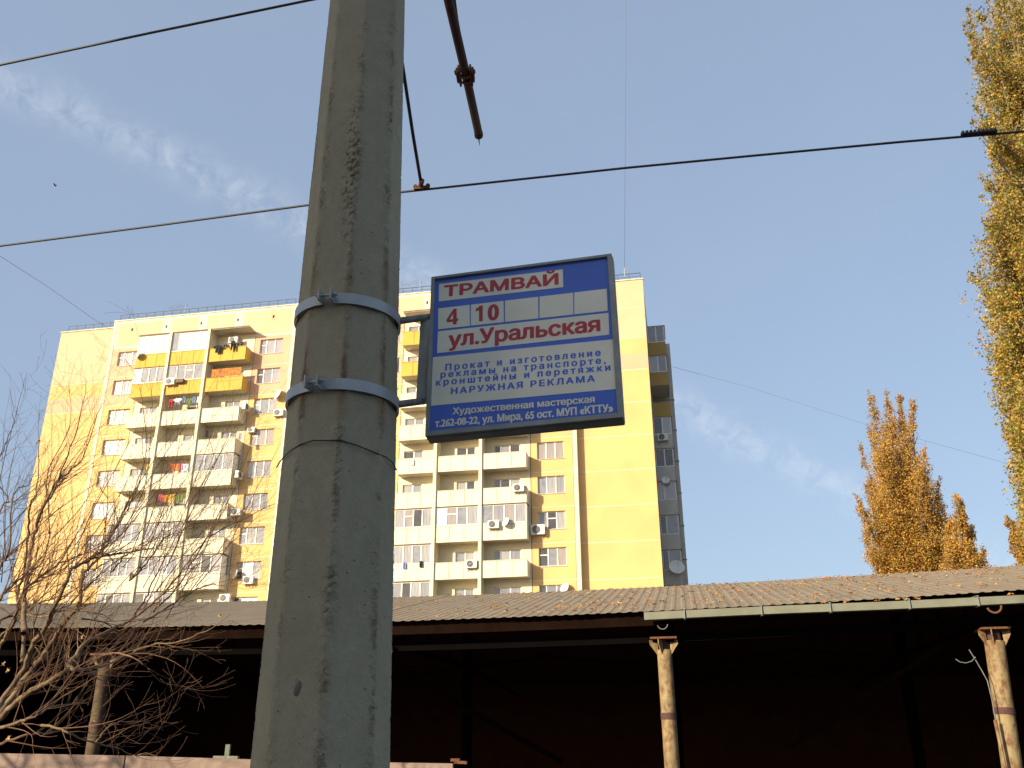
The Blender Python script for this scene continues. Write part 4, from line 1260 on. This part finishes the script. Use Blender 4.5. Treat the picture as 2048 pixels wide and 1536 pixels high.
# arms from the clamps and flat plate on the box's left side
for (p0, p1) in (((790, 643), (864, 633)), ((786, 810), (855, 801))):
    a = on_pole(770, p0[1] - 4, .0); 
    A3 = ony(p0[0], p0[1], PCY - .02); B3 = ony(p1[0], p1[1], SC_[1] + .13)
    sgp(MB().tube([A3, A3 * .3 + B3 * .7, B3], .0125, 14).build('bracket_arm', M['pipe'], None, True))
c4 = [ony(841, 642, 3.03), ony(866, 640, 3.03), ony(856, 797, 3.03), ony(832, 799, 3.03)]
th = np.array([0, .006, 0])
sgp(MB().add([*c4, *[v + th for v in c4]], [(3, 2, 1, 0), (4, 5, 6, 7), (0, 1, 5, 4), (1, 2, 6, 5), (2, 3, 7, 6), (3, 0, 4, 7)]).build('bracket_plate', M['frame_grey'], None))


# ------------------------------------------------------------------ overhead tram wires
def wire_obj(name, pts, r, label, cat, m, group=None):
    return tag(MB().tube(pts, r, 6).build(name, m, None, True), label, cat, group)
HW = 5.6
w2 = [onz(x, y, HW) for x, y in ((-700, 570), (-300, 530), (0, 492), (300, 453), (610, 411), (805, 384), (1250, 336), (1500, 312), (1800, 284), (2048, 263), (2500, 226), (3000, 190))]
wire_obj('contact_wire', w2, .0085, 'tram contact wire crossing behind the pole from left edge to right edge', 'wire', M['wire'])
w1 = [onz(x, y, HW) for x, y in ((-900, 350), (-300, 199), (0, 130), (300, 66), (620, 0), (1000, -70))]
wire_obj('contact_wire', w1, .0075, 'short wire crossing the top left corner of the sky', 'wire', M['wire'])
IN = empty('wire_insulator', tuple(onz(1955, 268, HW + .01))); tag(IN, 'dark ribbed insulator on the contact wire in front of the poplar', 'insulator')
a = onz(1922, 269, HW + .012); b_ = onz(1994, 262, HW + .012); dr = (b_ - a); o0 = onz(1955, 268, HW + .01)
ib = MB().tube([a - o0, b_ - o0], .011, 8).build('core', M['rust'], IN)
for i in range(9):
    c_ = a + dr * (i + .5) / 9 - o0; MB().disc(c_ + np.array([0, 0, .006]), dr, .021, .010, 10).build('rib', M['dark'], IN)

# cantilever tube with clamp, stay and spike
CT = empty('cantilever_tube', tuple(onz(897, 0, 6.0))); tag(CT, 'rusty overhead tube ending in a spike above the contact wire', 'bracket tube')
cinv = -onz(897, 0, 6.0)
def cpz(x, y, z=6.0): return onz(x, y, z) + cinv
MB().tube([cpz(860, -170), cpz(897, 0), cpz(932, 150), cpz(957, 266)], .031, 14).build('tube', M['rust'], CT, True)
MB().tube([cpz(957, 265), cpz(957.5, 272)], .033, 12).build('end_cap', M['rust'], CT, True)
MB().tube([cpz(957, 271), cpz(958, 281), cpz(959.3, 292)], [.009, .006, .001], 6).build('spike', M['galv'], CT)
MB().tube([cpz(903, -40, 6.04), cpz(914, 40, 6.04), cpz(928, 118, 6.03), cpz(936, 150, 6.02)], .0105, 8).build('stay_rod', M['wire'], CT)
ca = cpz(929, 140); cb_ = cpz(934, 170); dv = cb_ - ca; dv /= np.linalg.norm(dv); sx_ = np.cross(dv, [0, 0, 1]); sx_ /= np.linalg.norm(sx_)
k = MB()
for s_ in (-1, 1):
    k.bar(ca + sx_ * s_ * .040 - dv * .02, cb_ + sx_ * s_ * .040 - dv * .02, .014, .06)
    k.bar(ca + sx_ * s_ * .055 + dv * .0, ca + sx_ * s_ * .055 + dv * .10, .012, .05)
cl_ = k.build('clamp', M['rust_o'], CT)
for dd_ in (.03, .085):
    pts = [ca + dv * dd_ + sx_ * .042 * math.cos(t) + np.array([0, 0, 1.0]) * .042 * math.sin(t) for t in np.linspace(0, 2 * math.pi, 20)]
    MB().tube(pts, .008, 6).build('u_bolt', M['rust_o'], cl_)
for s_ in (-1, 1):
    MB().disc(ca + sx_ * s_ * .062 + dv * .02, dv, .011, .03, 6).build('nut', M['dark'], cl_)

RA = empty('registration_arm', tuple(onz(843, 372, HW))); tag(RA, 'thin dark rod coming down from behind the pole to the contact wire', 'rod')
rinv = -onz(843, 372, HW)
MB().tube([onz(782, 0, 6.05) + rinv, onz(805, 130, 5.97) + rinv, onz(826, 270, 5.78) + rinv, onz(842, 366, 5.62) + rinv], .0125, 8).build('rod', M['dark'], RA, True)
k = MB()
pA = onz(828, 377, HW + .008) + rinv; pB = onz(859, 374, HW + .008) + rinv
k.bar(pA, pB, .022, .022); k.disc(onz(831, 373, HW + .018) + rinv, (0, 1, .5), .016, .02, 10); k.disc(onz(856, 371, HW + .018) + rinv, (0, 1, .5), .016, .02, 10)
k.tube([onz(841, 372, HW + .02) + rinv, onz(844, 360, HW + .03) + rinv], .019, 8)
k.build('wire_clip', M['rust_o'], RA)

# thin far cables
def far_cable(pts, label, r=.02):
    wire_obj('cable', pts, r, label, 'cable', M['wire_pale'], None)
far_cable([ony(1253, -60, 62), ony(1251, 200, 65), ony(1249, 538, 69.9)], 'hair thin vertical cable rising from the roof behind the sign', .013)
far_cable([ony(-60, 470, 40), ony(0, 512, 45), ony(95, 573, 55), ony(190, 640, 69.0), ony(236, 668, 69.6)], 'thin cable slanting down to the left wing roof corner', .012)
far_cable([ony(1343, 733, 74), ony(1500, 775, 70), ony(1730, 848, 62), ony(1990, 920, 54), ony(2200, 985, 48)], 'thin cable from the end of the block towards the poplars', .012)

# bird
bd = empty('bird', tuple(ony(110, 371, 50))); tag(bd, 'tiny dark bird flying in the sky at the left', 'bird')
MB().tube([(-.10, 0, 0), (-.04, 0, .01), (.04, 0, .01), (.09, 0, .02), (.12, 0, .02)], [.004, .03, .035, .02, .004], 8).build('body', M['bird'], bd, True)
for s_ in (-1, 1):
    MB().add([(-.03, 0, .02), (.05, 0, .02), (.03, s_ * .12, .07), (-.04, s_ * .19, .03), (-.03, 0, .012), (.05, 0, .012), (.03, s_ * .12, .062), (-.04, s_ * .19, .024)],
             [(0, 1, 2, 3), (7, 6, 5, 4), (0, 4, 5, 1), (1, 5, 6, 2), (2, 6, 7, 3), (3, 7, 4, 0)]).build('wing', M['bird'], bd)


# ------------------------------------------------------------------ poplars
def leaves_mesh(name, C, size, parent, rs, weights=(.34, .26, .16, .16, .08), shade=None):
    n_ = len(C)
    a = rs.normal(size=(n_, 3)); a /= np.linalg.norm(a, axis=1)[:, None]
    b = np.cross(a, rs.normal(size=(n_, 3))); b /= np.linalg.norm(b, axis=1)[:, None]
    sz = size * rs.uniform(.6, 1.25, n_)[:, None]
    v = np.stack([C - a * sz * .5, C + b * sz * .42, C + a * sz * .55, C - b * sz * .42], 1).reshape(-1, 3)
    me = bpy.data.meshes.new(name)
    me.vertices.add(n_ * 4); me.vertices.foreach_set('co', v.ravel())
    me.loops.add(n_ * 4); me.loops.foreach_set('vertex_index', np.arange(n_ * 4))
    me.polygons.add(n_); me.polygons.foreach_set('loop_start', np.arange(n_) * 4)
    try: me.polygons.foreach_set('loop_total', np.full(n_, 4))
    except Exception: pass
    for m_ in LEAF: me.materials.append(m_)
    mi = rs.choice(5, n_, p=np.array(weights) / sum(weights)) if shade is None else shade
    me.polygons.foreach_set('material_index', mi.astype(np.int32))
    me.update(calc_edges=True)
    o = bpy.data.objects.new(name, me); COL.objects.link(o); o.parent = parent
    return o


def poplar(base, top, Y, label, plumes, nleaf, lsize, seed, weights, wander=.25, dens_pow=1.0, thick=1.0):
    """plumes: list of (x0,y0,x1,y1,radius_px) in photo px; depth spread adds round volume"""
    rs = np.random.RandomState(seed)
    pb = ony(*base, Y); 
    o_ = np.array([pb[0], pb[1], 0.0])
    e = empty('poplar_tree', tuple(o_)); tag(e, label, 'tree', 'autumn poplars behind the shed')
    pt = ony(*top, Y)
    MB().tube([(0, 0, -.2), (pb - o_) * np.array([1, 1, 1]), (pb * .5 + pt * .5) - o_, pt - o_], [.02 * Y * .4, .012 * Y * .5, .006 * Y * .5, .01], 10).build('trunk', M['pbark'], e, True)
    tw = MB(); Cs = []; tot = sum(math.hypot(p_[2] - p_[0], p_[3] - p_[1]) * p_[4] for p_ in plumes); shd = []
    for (x0, y0, x1, y1, rp) in plumes:
        L_ = math.hypot(x1 - x0, y1 - y0); k = max(20, int(nleaf * L_ * rp / tot))
        dy = rs.normal() * thick * Y * .035
        t = rs.beta(1.0, 1.15, k)
        rad = rp * (.35 + 1.0 * np.sin(np.pi * np.clip(t * .88 + .1, 0, 1)) ** .8) * (1 - .22 * t)
        # irregular lumps along the plume
        ph = rs.uniform(0, 6.28, 3); lump = 1 + .35 * np.sin(t * 17 + ph[0]) + .25 * np.sin(t * 37 + ph[1])
        keep = rs.uniform(0, 1, k) < np.clip(lump * .75, .15, 1)
        bend = np.sin(t * np.pi) * rp * rs.normal() * .5
        ang_ = rs.uniform(0, 2 * np.pi, k); rr_ = rad * lump * np.sqrt(rs.uniform(0, 1, k)) * .9 * np.where(rs.uniform(0, 1, k) < .14, rs.uniform(1.0, 1.5, k), 1)
        px = x0 + (x1 - x0) * t + bend + rr_ * np.cos(ang_) ; py = y0 + (y1 - y0) * t + rs.normal(size=k) * rp * .35
        dpt = Y + dy * t + rr_ * np.sin(ang_) * Y / FPX
        px, py, dpt = px[keep], py[keep], dpt[keep]
        P = np.array([ony(a_, b_, c_) for a_, b_, c_ in zip(px, py, dpt)]) - o_
        if len(P) > 60:      # leaves gather in small clumps round the shoots
            cid = rs.randint(0, len(P), max(4, len(P) // 34)); own = rs.randint(0, len(cid), len(P)); cl_k = rs.uniform(0, 1, len(P)) < .62
            P = np.where(cl_k[:, None], P[cid][own] + rs.normal(size=P.shape) * rp * Y / FPX * .20 * np.array([1, 1, 1.5]), P)
        Cs.append(P)
        tw.tube([ony(x0, y0, Y) - o_, ony((x0 + x1) / 2, (y0 + y1) / 2, Y + dy * .5) - o_, ony(x1, y1 + rp * .5, Y + dy) - o_], [.0014 * Y, .0009 * Y, .0003 * Y], 5)
        for _ in range(int(L_ / 16)):
            q_ = rs.uniform(.1, .8); cx_ = x0 + (x1 - x0) * q_; cy_ = y0 + (y1 - y0) * q_; l_ = rs.uniform(.7, 1.6) * rp; s_ = rs.choice([-1, 1])
            tw.tube([ony(cx_, cy_, Y + dy * q_) - o_, ony(cx_ + s_ * l_ * .35, cy_ - l_, Y + dy * q_) - o_, ony(cx_ + s_ * l_ * .5, cy_ - l_ * 1.5, Y + dy * q_) - o_], [.0006 * Y, .0004 * Y, .0001 * Y], 4)
    tag(tw.build('branches', M['pbark'], e), kind='stuff')
    tag(leaves_mesh('crown', np.concatenate(Cs), lsize, e, rs, weights), kind='stuff')
    return e


rp = random.Random(5)
# far poplar
pl = [(1822, 1190, 1738, 785, 15), (1828, 1190, 1772, 785, 15), (1835, 1190, 1798, 792, 15), (1842, 1190, 1825, 805, 15), (1815, 1190, 1718, 885, 12), (1800, 1190, 1712, 990, 13),
      (1790, 1195, 1728, 1060, 14), (1780, 1200, 1738, 1100, 16), (1850, 1190, 1850, 895, 13), (1862, 1190, 1878, 960, 12), (1845, 1190, 1806, 850, 18), (1825, 1190, 1768, 880, 20),
      (1860, 1190, 1888, 1010, 15), (1830, 1200, 1775, 980, 24), (1855, 1200, 1835, 960, 24), (1810, 1200, 1755, 1000, 20), (1870, 1200, 1868, 1040, 24), (1845, 1200, 1800, 1040, 26),
      (1830, 1200, 1785, 840, 30), (1840, 1200, 1812, 870, 30), (1812, 1200, 1760, 900, 26), (1850, 1200, 1838, 920, 26), (1795, 1200, 1742, 960, 22), (1862, 1200, 1862, 985, 24), (1800, 1200, 1760, 1060, 28), (1825, 1200, 1740, 850, 16)]
poplar((1838, 1190), (1796, 900), 62, 'tall orange poplar with spiky tops rising behind the shed roof', pl, 190000, .115, 3, (.36, .34, .10, .18, .02))
pl = [(1925, 1200, 1912, 992, 14), (1935, 1200, 1922, 1000, 10), (1940, 1200, 1945, 1052, 12), (1950, 1200, 1968, 1100, 14), (1915, 1200, 1902, 1040, 16), (1928, 1200, 1925, 1060, 20), (1905, 1200, 1900, 1080, 24), (1945, 1200, 1938, 1090, 26)]
poplar((1932, 1200), (1914, 1010), 56, 'smaller orange poplar to the right of the spiky one', pl, 42000, .115, 4, (.34, .34, .08, .22, .02))
pl = [(2080, 1190, 2022, 1040, 10), (2060, 1190, 2030, 1075, 13), (2085, 1190, 2045, 1050, 18), (2110, 1190, 2070, 960, 24), (2055, 1180, 2012, 1030, 8)]
poplar((2100, 1190), (2060, 950), 55, 'thin brownish poplar half hidden at the lower right edge', pl, 36000, .11, 5, (.2, .25, .12, .38, .05))
# near poplar: boundary bulges, only its left side is in view
edge_pts = [(1938, 5), (1918, 40), (1932, 75), (1950, 104), (1944, 146), (1936, 198), (1930, 229), (1950, 262), (1967, 294), (1941, 335), (1962, 351), (1951, 382), (1949, 424), (1979, 478), (2001, 510),
            (1922, 537), (1941, 580), (1956, 624), (1963, 688), (1996, 712), (2021, 755), (1985, 800), (1992, 850), (2001, 868), (2016, 917), (2024, 985), (2040, 1049)]
def axis_x(y): return 2050 + (2320 - 2050) * y / 1130
pl = []
for (ex, ey) in edge_pts:
    sx0 = axis_x(ey + 210); pl.append((ex + (sx0 - ex) * .75, ey + 210, ex + 14, ey + 10, 17))
    pl.append((ex + (sx0 - ex) * .9, ey + 170, ex + 38, ey + 16, 27))
for i in range(34):
    y = rp.uniform(420, 1120); lft = np.interp(y, [p_[1] for p_ in edge_pts], [p_[0] for p_ in edge_pts]); ex = rp.uniform(lft + 32, lft + 110)
    pl.append((ex + 45, y + 210, ex, y + 6, 34))
for i in range(60):
    y = rp.uniform(-120, 1150); x = axis_x(y); lft = np.interp(y, [p_[1] for p_ in edge_pts], [p_[0] for p_ in edge_pts])
    ex = rp.uniform(lft + 25, min(2160, x + 150)); pl.append((x + (ex - x) * .3, y + 200, ex, y, 34))
pl += [(1985, 240, 1938, 6, 12), (2020, 250, 2002, 58, 13), (2050, 260, 2040, 70, 13), (2075, 200, 2050, 8, 12), (2095, 230, 2085, -60, 20), (1968, 150, 1918, 32, 6), (2040, 330, 2000, 130, 20)]
poplar((2330, 1190), (2050, -40), 31, 'big olive and gold poplar filling the right edge, nearest to the shed', pl, 400000, .098, 8, (.26, .09, .34, .12, .22), thick=1.5)

# ------------------------------------------------------------------ bare tree at lower left
br = random.Random(21)


def grow(b, tw, p, d, L_, r, depth, up=.25):
    """curved shoot with side twigs"""
    n_ = max(5, int(L_ / .075)); pts = [p.copy()]; rad = [r]; dirs = [d.copy()]
    cur = p.copy(); dd_ = d / np.linalg.norm(d)
    cvec = np.array([br.gauss(0, .045), br.gauss(0, .04), br.gauss(.01, .04)]) * (.9 / max(.35, L_))
    for i in range(n_):
        dd_ = dd_ + cvec + np.array([br.gauss(0, .045), br.gauss(0, .045), br.gauss(0, .04) + up * .22]); dd_ /= np.linalg.norm(dd_)
        cur = cur + dd_ * L_ / n_; pts.append(cur.copy()); rad.append(max(.0008, r * (1 - .85 * (i + 1) / n_))); dirs.append(dd_.copy())
    (b if r > .006 else tw).tube(pts, rad, 6 if r > .006 else 4, None, False)
    if depth > 0:
        k = int(L_ * (4.2 if depth > 1 else 3.6)) + 1
        for _ in range(k):
            i = br.randint(1, n_ - 1); ax_ = np.cross(dirs[i], [br.gauss(0, 1), br.gauss(0, 1), br.gauss(0, 1)]); ax_ /= np.linalg.norm(ax_) + 1e-9
            an = math.radians(br.uniform(22, 58)); nd = dirs[i] * math.cos(an) + ax_ * math.sin(an)
            grow(b, tw, pts[i], nd, L_ * br.uniform(.28, .6), min(rad[i] * .6, .0036 + .002 * (depth > 1)), depth - 1, up)


def smooth_path(P, n=6):
    P = [np.array(p_, float) for p_ in P]; out = []
    for i in range(len(P) - 1):
        p0 = P[max(i - 1, 0)]; p1 = P[i]; p2 = P[i + 1]; p3 = P[min(i + 2, len(P) - 1)]
        for k in range(n):
            t = k / n; out.append(.5 * ((2 * p1) + (-p0 + p2) * t + (2 * p0 - 5 * p1 + 4 * p2 - p3) * t * t + (-p0 + 3 * p1 - 3 * p2 + p3) * t ** 3))
    out.append(P[-1]); return out


def z2(x, y): return (x / 3.413, 980 + y / 3.413)
def z6(x, y): return (x / 3.657, 1150 + y / 3.657)
def z1(x, y): return (x / 3.413, 580 + y / 3.413)


limbs = [
    # (points px, start radius px, Y, subdensity)
    ([z2(-60, 1560), z2(20, 1430), z2(150, 1240), z2(225, 1060), z2(330, 900), z2(400, 740), z2(500, 545), z2(610, 480), z2(690, 400), z2(760, 300), z2(870, 130), z2(960, -60)], 6.5, 7.2, 1),
    ([z2(20, 1500), z2(190, 1260), z2(330, 1080), z2(430, 920), z2(545, 770), z2(560, 600), z2(680, 450), z2(800, 240), z2(900, 60), z1(1100, 1290)], 6.2, 7.6, 1),
    ([z2(-80, 1620), z2(60, 1500), z2(210, 1370), z2(400, 1270), z2(480, 1190), z2(590, 1040), z2(740, 960), z2(900, 880), z2(1110, 710), z2(1210, 590), z2(1420, 330), z2(1640, 210), z2(1880, 90)], 5.8, 6.8, 1),
    ([z6(-60, 1140), z6(120, 1080), z6(260, 1035), z6(370, 970), z6(620, 935), z6(640, 950)], 3.6, 6.6, .6),
    ([z2(470, 1205), z2(520, 1228), z2(600, 1222), z2(720, 1190), z2(900, 1110), z2(1050, 1050), z2(1180, 1042), z2(1400, 965), z2(1565, 850)], 3.8, 6.7, .8),
    ([z2(160, 980), z2(165, 800), z2(185, 620), z2(205, 440), z2(245, 270), z2(300, 110), z2(370, -20), z1(440, 1180), z1(540, 900), z1(590, 615)], 5.2, 7.4, .8),
    ([z2(150, 1180), z2(155, 900), z2(120, 720), z2(170, 560), z2(190, 300), z2(210, 100), z1(255, 1340), z1(262, 1050), z1(268, 825)], 4.0, 7.9, .7),
    ([z2(0, 890), z2(120, 850), z2(300, 870), z2(420, 820), z2(560, 830), z2(700, 850), z2(780, 900)], 3.0, 7.5, .8),
    ([z2(0, 1060), z2(40, 1000), z2(110, 860), z2(150, 700), z2(260, 600), z2(420, 500), z2(610, 420), z2(720, 330), z1(700, 1440)], 4.0, 7.7, .9),
    ([z2(-40, 620), z2(0, 520), z2(60, 420), z1(90, 1400), z1(200, 1330), z1(240, 1200)], 3.0, 7.0, .8),
    ([z2(-80, 860), z2(0, 740), z2(90, 640), z2(200, 560), z2(330, 400), z1(330, 1250), z1(470, 940), z1(470, 610)], 3.2, 7.1, .8),
    ([z2(340, 60), z1(410, 1290), z1(560, 1150), z1(680, 800), z1(725, 760)], 2.4, 7.3, .6),
    ([z2(-60, 300), z2(20, 100), z1(60, 1430), z1(0, 1290), z1(90, 920), z1(185, 565)], 2.2, 7.6, .6),
    ([z1(-40, 1230), z1(30, 1060), z1(95, 900), z1(65, 665)], 1.7, 7.7, .5),
    ([z2(-60, 1080), z2(40, 960), z2(150, 860), z2(290, 760), z2(540, 720), z2(700, 760)], 2.8, 8.0, .8),
    ([z2(600, 1190), z2(730, 1120), z2(880, 1130), z2(1000, 1210), z2(1100, 1310), z2(1225, 1340)], 2.0, 6.5, .4),
    ([z6(300, 1100), z6(420, 1120), z6(560, 1180), z6(720, 1235), z6(850, 1260), z6(980, 1320), z6(1060, 1300), z6(1180, 1340)], 2.6, 6.3, .6),
    ([z6(700, 1230), z6(790, 1110), z6(900, 1075), z6(1060, 1075), z6(1195, 1135)], 2.2, 6.4, .4),
    ([z2(980, 900), z2(1150, 800), z2(1300, 700), z2(1420, 650), z2(1600, 650), z2(1750, 560), z2(1830, 470)], 2.2, 7.0, .7),
    ([z2(1050, 830), z2(1180, 700), z2(1330, 520), z2(1500, 420), z2(1700, 240), z2(1900, 0)], 2.0, 7.3, .7),
    ([z2(880, 620), z2(1000, 500), z2(1120, 330), z2(1260, 270), z2(1420, 90), z1(1600, 1110)], 2.2, 7.6, .8),
    ([z2(760, 560), z2(860, 440), z2(960, 400), z2(1090, 400), z2(1250, 380), z2(1480, 340), z2(1650, 290)], 1.8, 7.4, .7),
    ([z2(880, 900), z2(980, 760), z2(1040, 640), z2(1150, 420), z2(1250, 240), z1(1420, 1340), z1(1560, 1180)], 2.0, 7.7, .8),
    ([z6(-20, 1240), z6(200, 1170), z6(400, 1150), z6(520, 1120), z6(640, 1060)], 2.4, 6.7, .7),
    ([z2(620, 470), z2(760, 440), z2(850, 430), z2(960, 400), z2(1020, 350), z2(1120, 310), z2(1300, 170)], 2.8, 7.3, .9),
    ([z2(560, 880), z2(700, 900), z2(830, 960), z2(940, 850), z2(1080, 830)], 2.0, 7.9, .7),
]
trunk_base = ony(-150, 1700, 7.3)
BT = empty('bare_tree', (trunk_base[0], trunk_base[1], 0)); tag(BT, 'bare branching tree with reddish twigs filling the lower left corner', 'tree')
bo = np.array([trunk_base[0], trunk_base[1], 0.0])
tw = MB(); sub = MB()
MB().tube([(0, 0, -.1), trunk_base - bo - np.array([.05, 0, .3]), trunk_base - bo + np.array([.1, 0, .05])], [.13, .10, .07], 12).build('trunk', M['bark'], BT, True)
for li, (pts, rpx, Y, den) in enumerate(limbs):
    P = smooth_path([ony(x, y, Y + .35 * math.sin(i * .9 + li)) for i, (x, y) in enumerate(pts)], 5)
    P = [p_ - bo for p_ in P]
    for i in range(1, len(P) - 1): P[i] = P[i] + np.array([br.gauss(0, .003), br.gauss(0, .01), br.gauss(0, .003)])
    n_ = len(P); r0_ = rpx * 1.0 * Y / FPX
    rad = [max(.0012, r0_ * (1 - .9 * (i / (n_ - 1)) ** .9)) for i in range(n_)]
    if rpx >= 3: 
        if pts[0][0] < 8 or li in (0, 1, 2): P = [trunk_base - bo] + P; rad = [r0_] + rad
        MB().tube(P, rad, 8, None, False).build('limb', M['bark'], BT, True)
    else: (sub if rpx > 2.5 else tw).tube(P, rad, 5, None, False)
    Ltot = sum(np.linalg.norm(P[i + 1] - P[i]) for i in range(len(P) - 1))
    k = int(Ltot * 11.5 * den)
    for _ in range(k):
        i = br.randint(max(1, int(n_ * .12)), n_ - 2); d_ = P[i + 1] - P[i]; d_ /= np.linalg.norm(d_)
        ax_ = np.cross(d_, [br.gauss(0, .5), br.gauss(0, 1.6), br.gauss(0, .5)]); ax_ /= np.linalg.norm(ax_)
        an = math.radians(br.uniform(15, 52)); nd = d_ * math.cos(an) + ax_ * math.sin(an); nd = nd + np.array([.30, 0, .26])
        lenf = br.uniform(.25, .8) * (1 if i < n_ * .7 else .6)
        grow(sub, tw, P[i], nd, lenf, min(rad[i] * .5, .0042), 2 if br.random() < .5 else 1)
for _ in range(46):
    x_ = br.uniform(-40, 400); y_ = br.uniform(1000, 1260)
    p_ = ony(x_, y_, br.uniform(6.8, 8.0)) - bo
    grow(sub, tw, p_, np.array([br.uniform(.05, .85), br.uniform(-.2, .2), 1.0]), br.uniform(.8, 1.5), .0046, 2 if br.random() < .4 else 1, .1)
tag(sub.build('branches', M['bark'], BT, True), kind='stuff')
tag(tw.build('twigs', M['twig'], BT, False), kind='stuff')
print('twig faces', len(tw.f), len(sub.f))
BT2 = BT.copy(); COL.objects.link(BT2); BT2.location = (trunk_base[0] - 6.9, trunk_base[1] + .3, 0); BT2.scale = (1.55, 1.55, 1.3)
tag(BT2, 'second bare tree beyond the left edge whose branches shade the pink fence', 'tree')
for ch in list(BT.children):
    c_ = ch.copy(); COL.objects.link(c_); c_.parent = BT2
# a few dead leaves still hanging
dl = MB()
for (px_, py_) in (z6(110, 1085), z6(65, 1195), z6(60, 700), z6(690, 1075), z6(30, 650), z1(262, 1040), z6(600, 455), z2(1500, 860)):
    c_ = ony(px_, py_, 7.0) - bo; leafmesh(dl, c_, np.array([.8, 0, .3]), np.array([.1, .3, 1.0]), .05, dead[3])
tag(dl.build('dead_leaves', None, BT), kind='stuff')
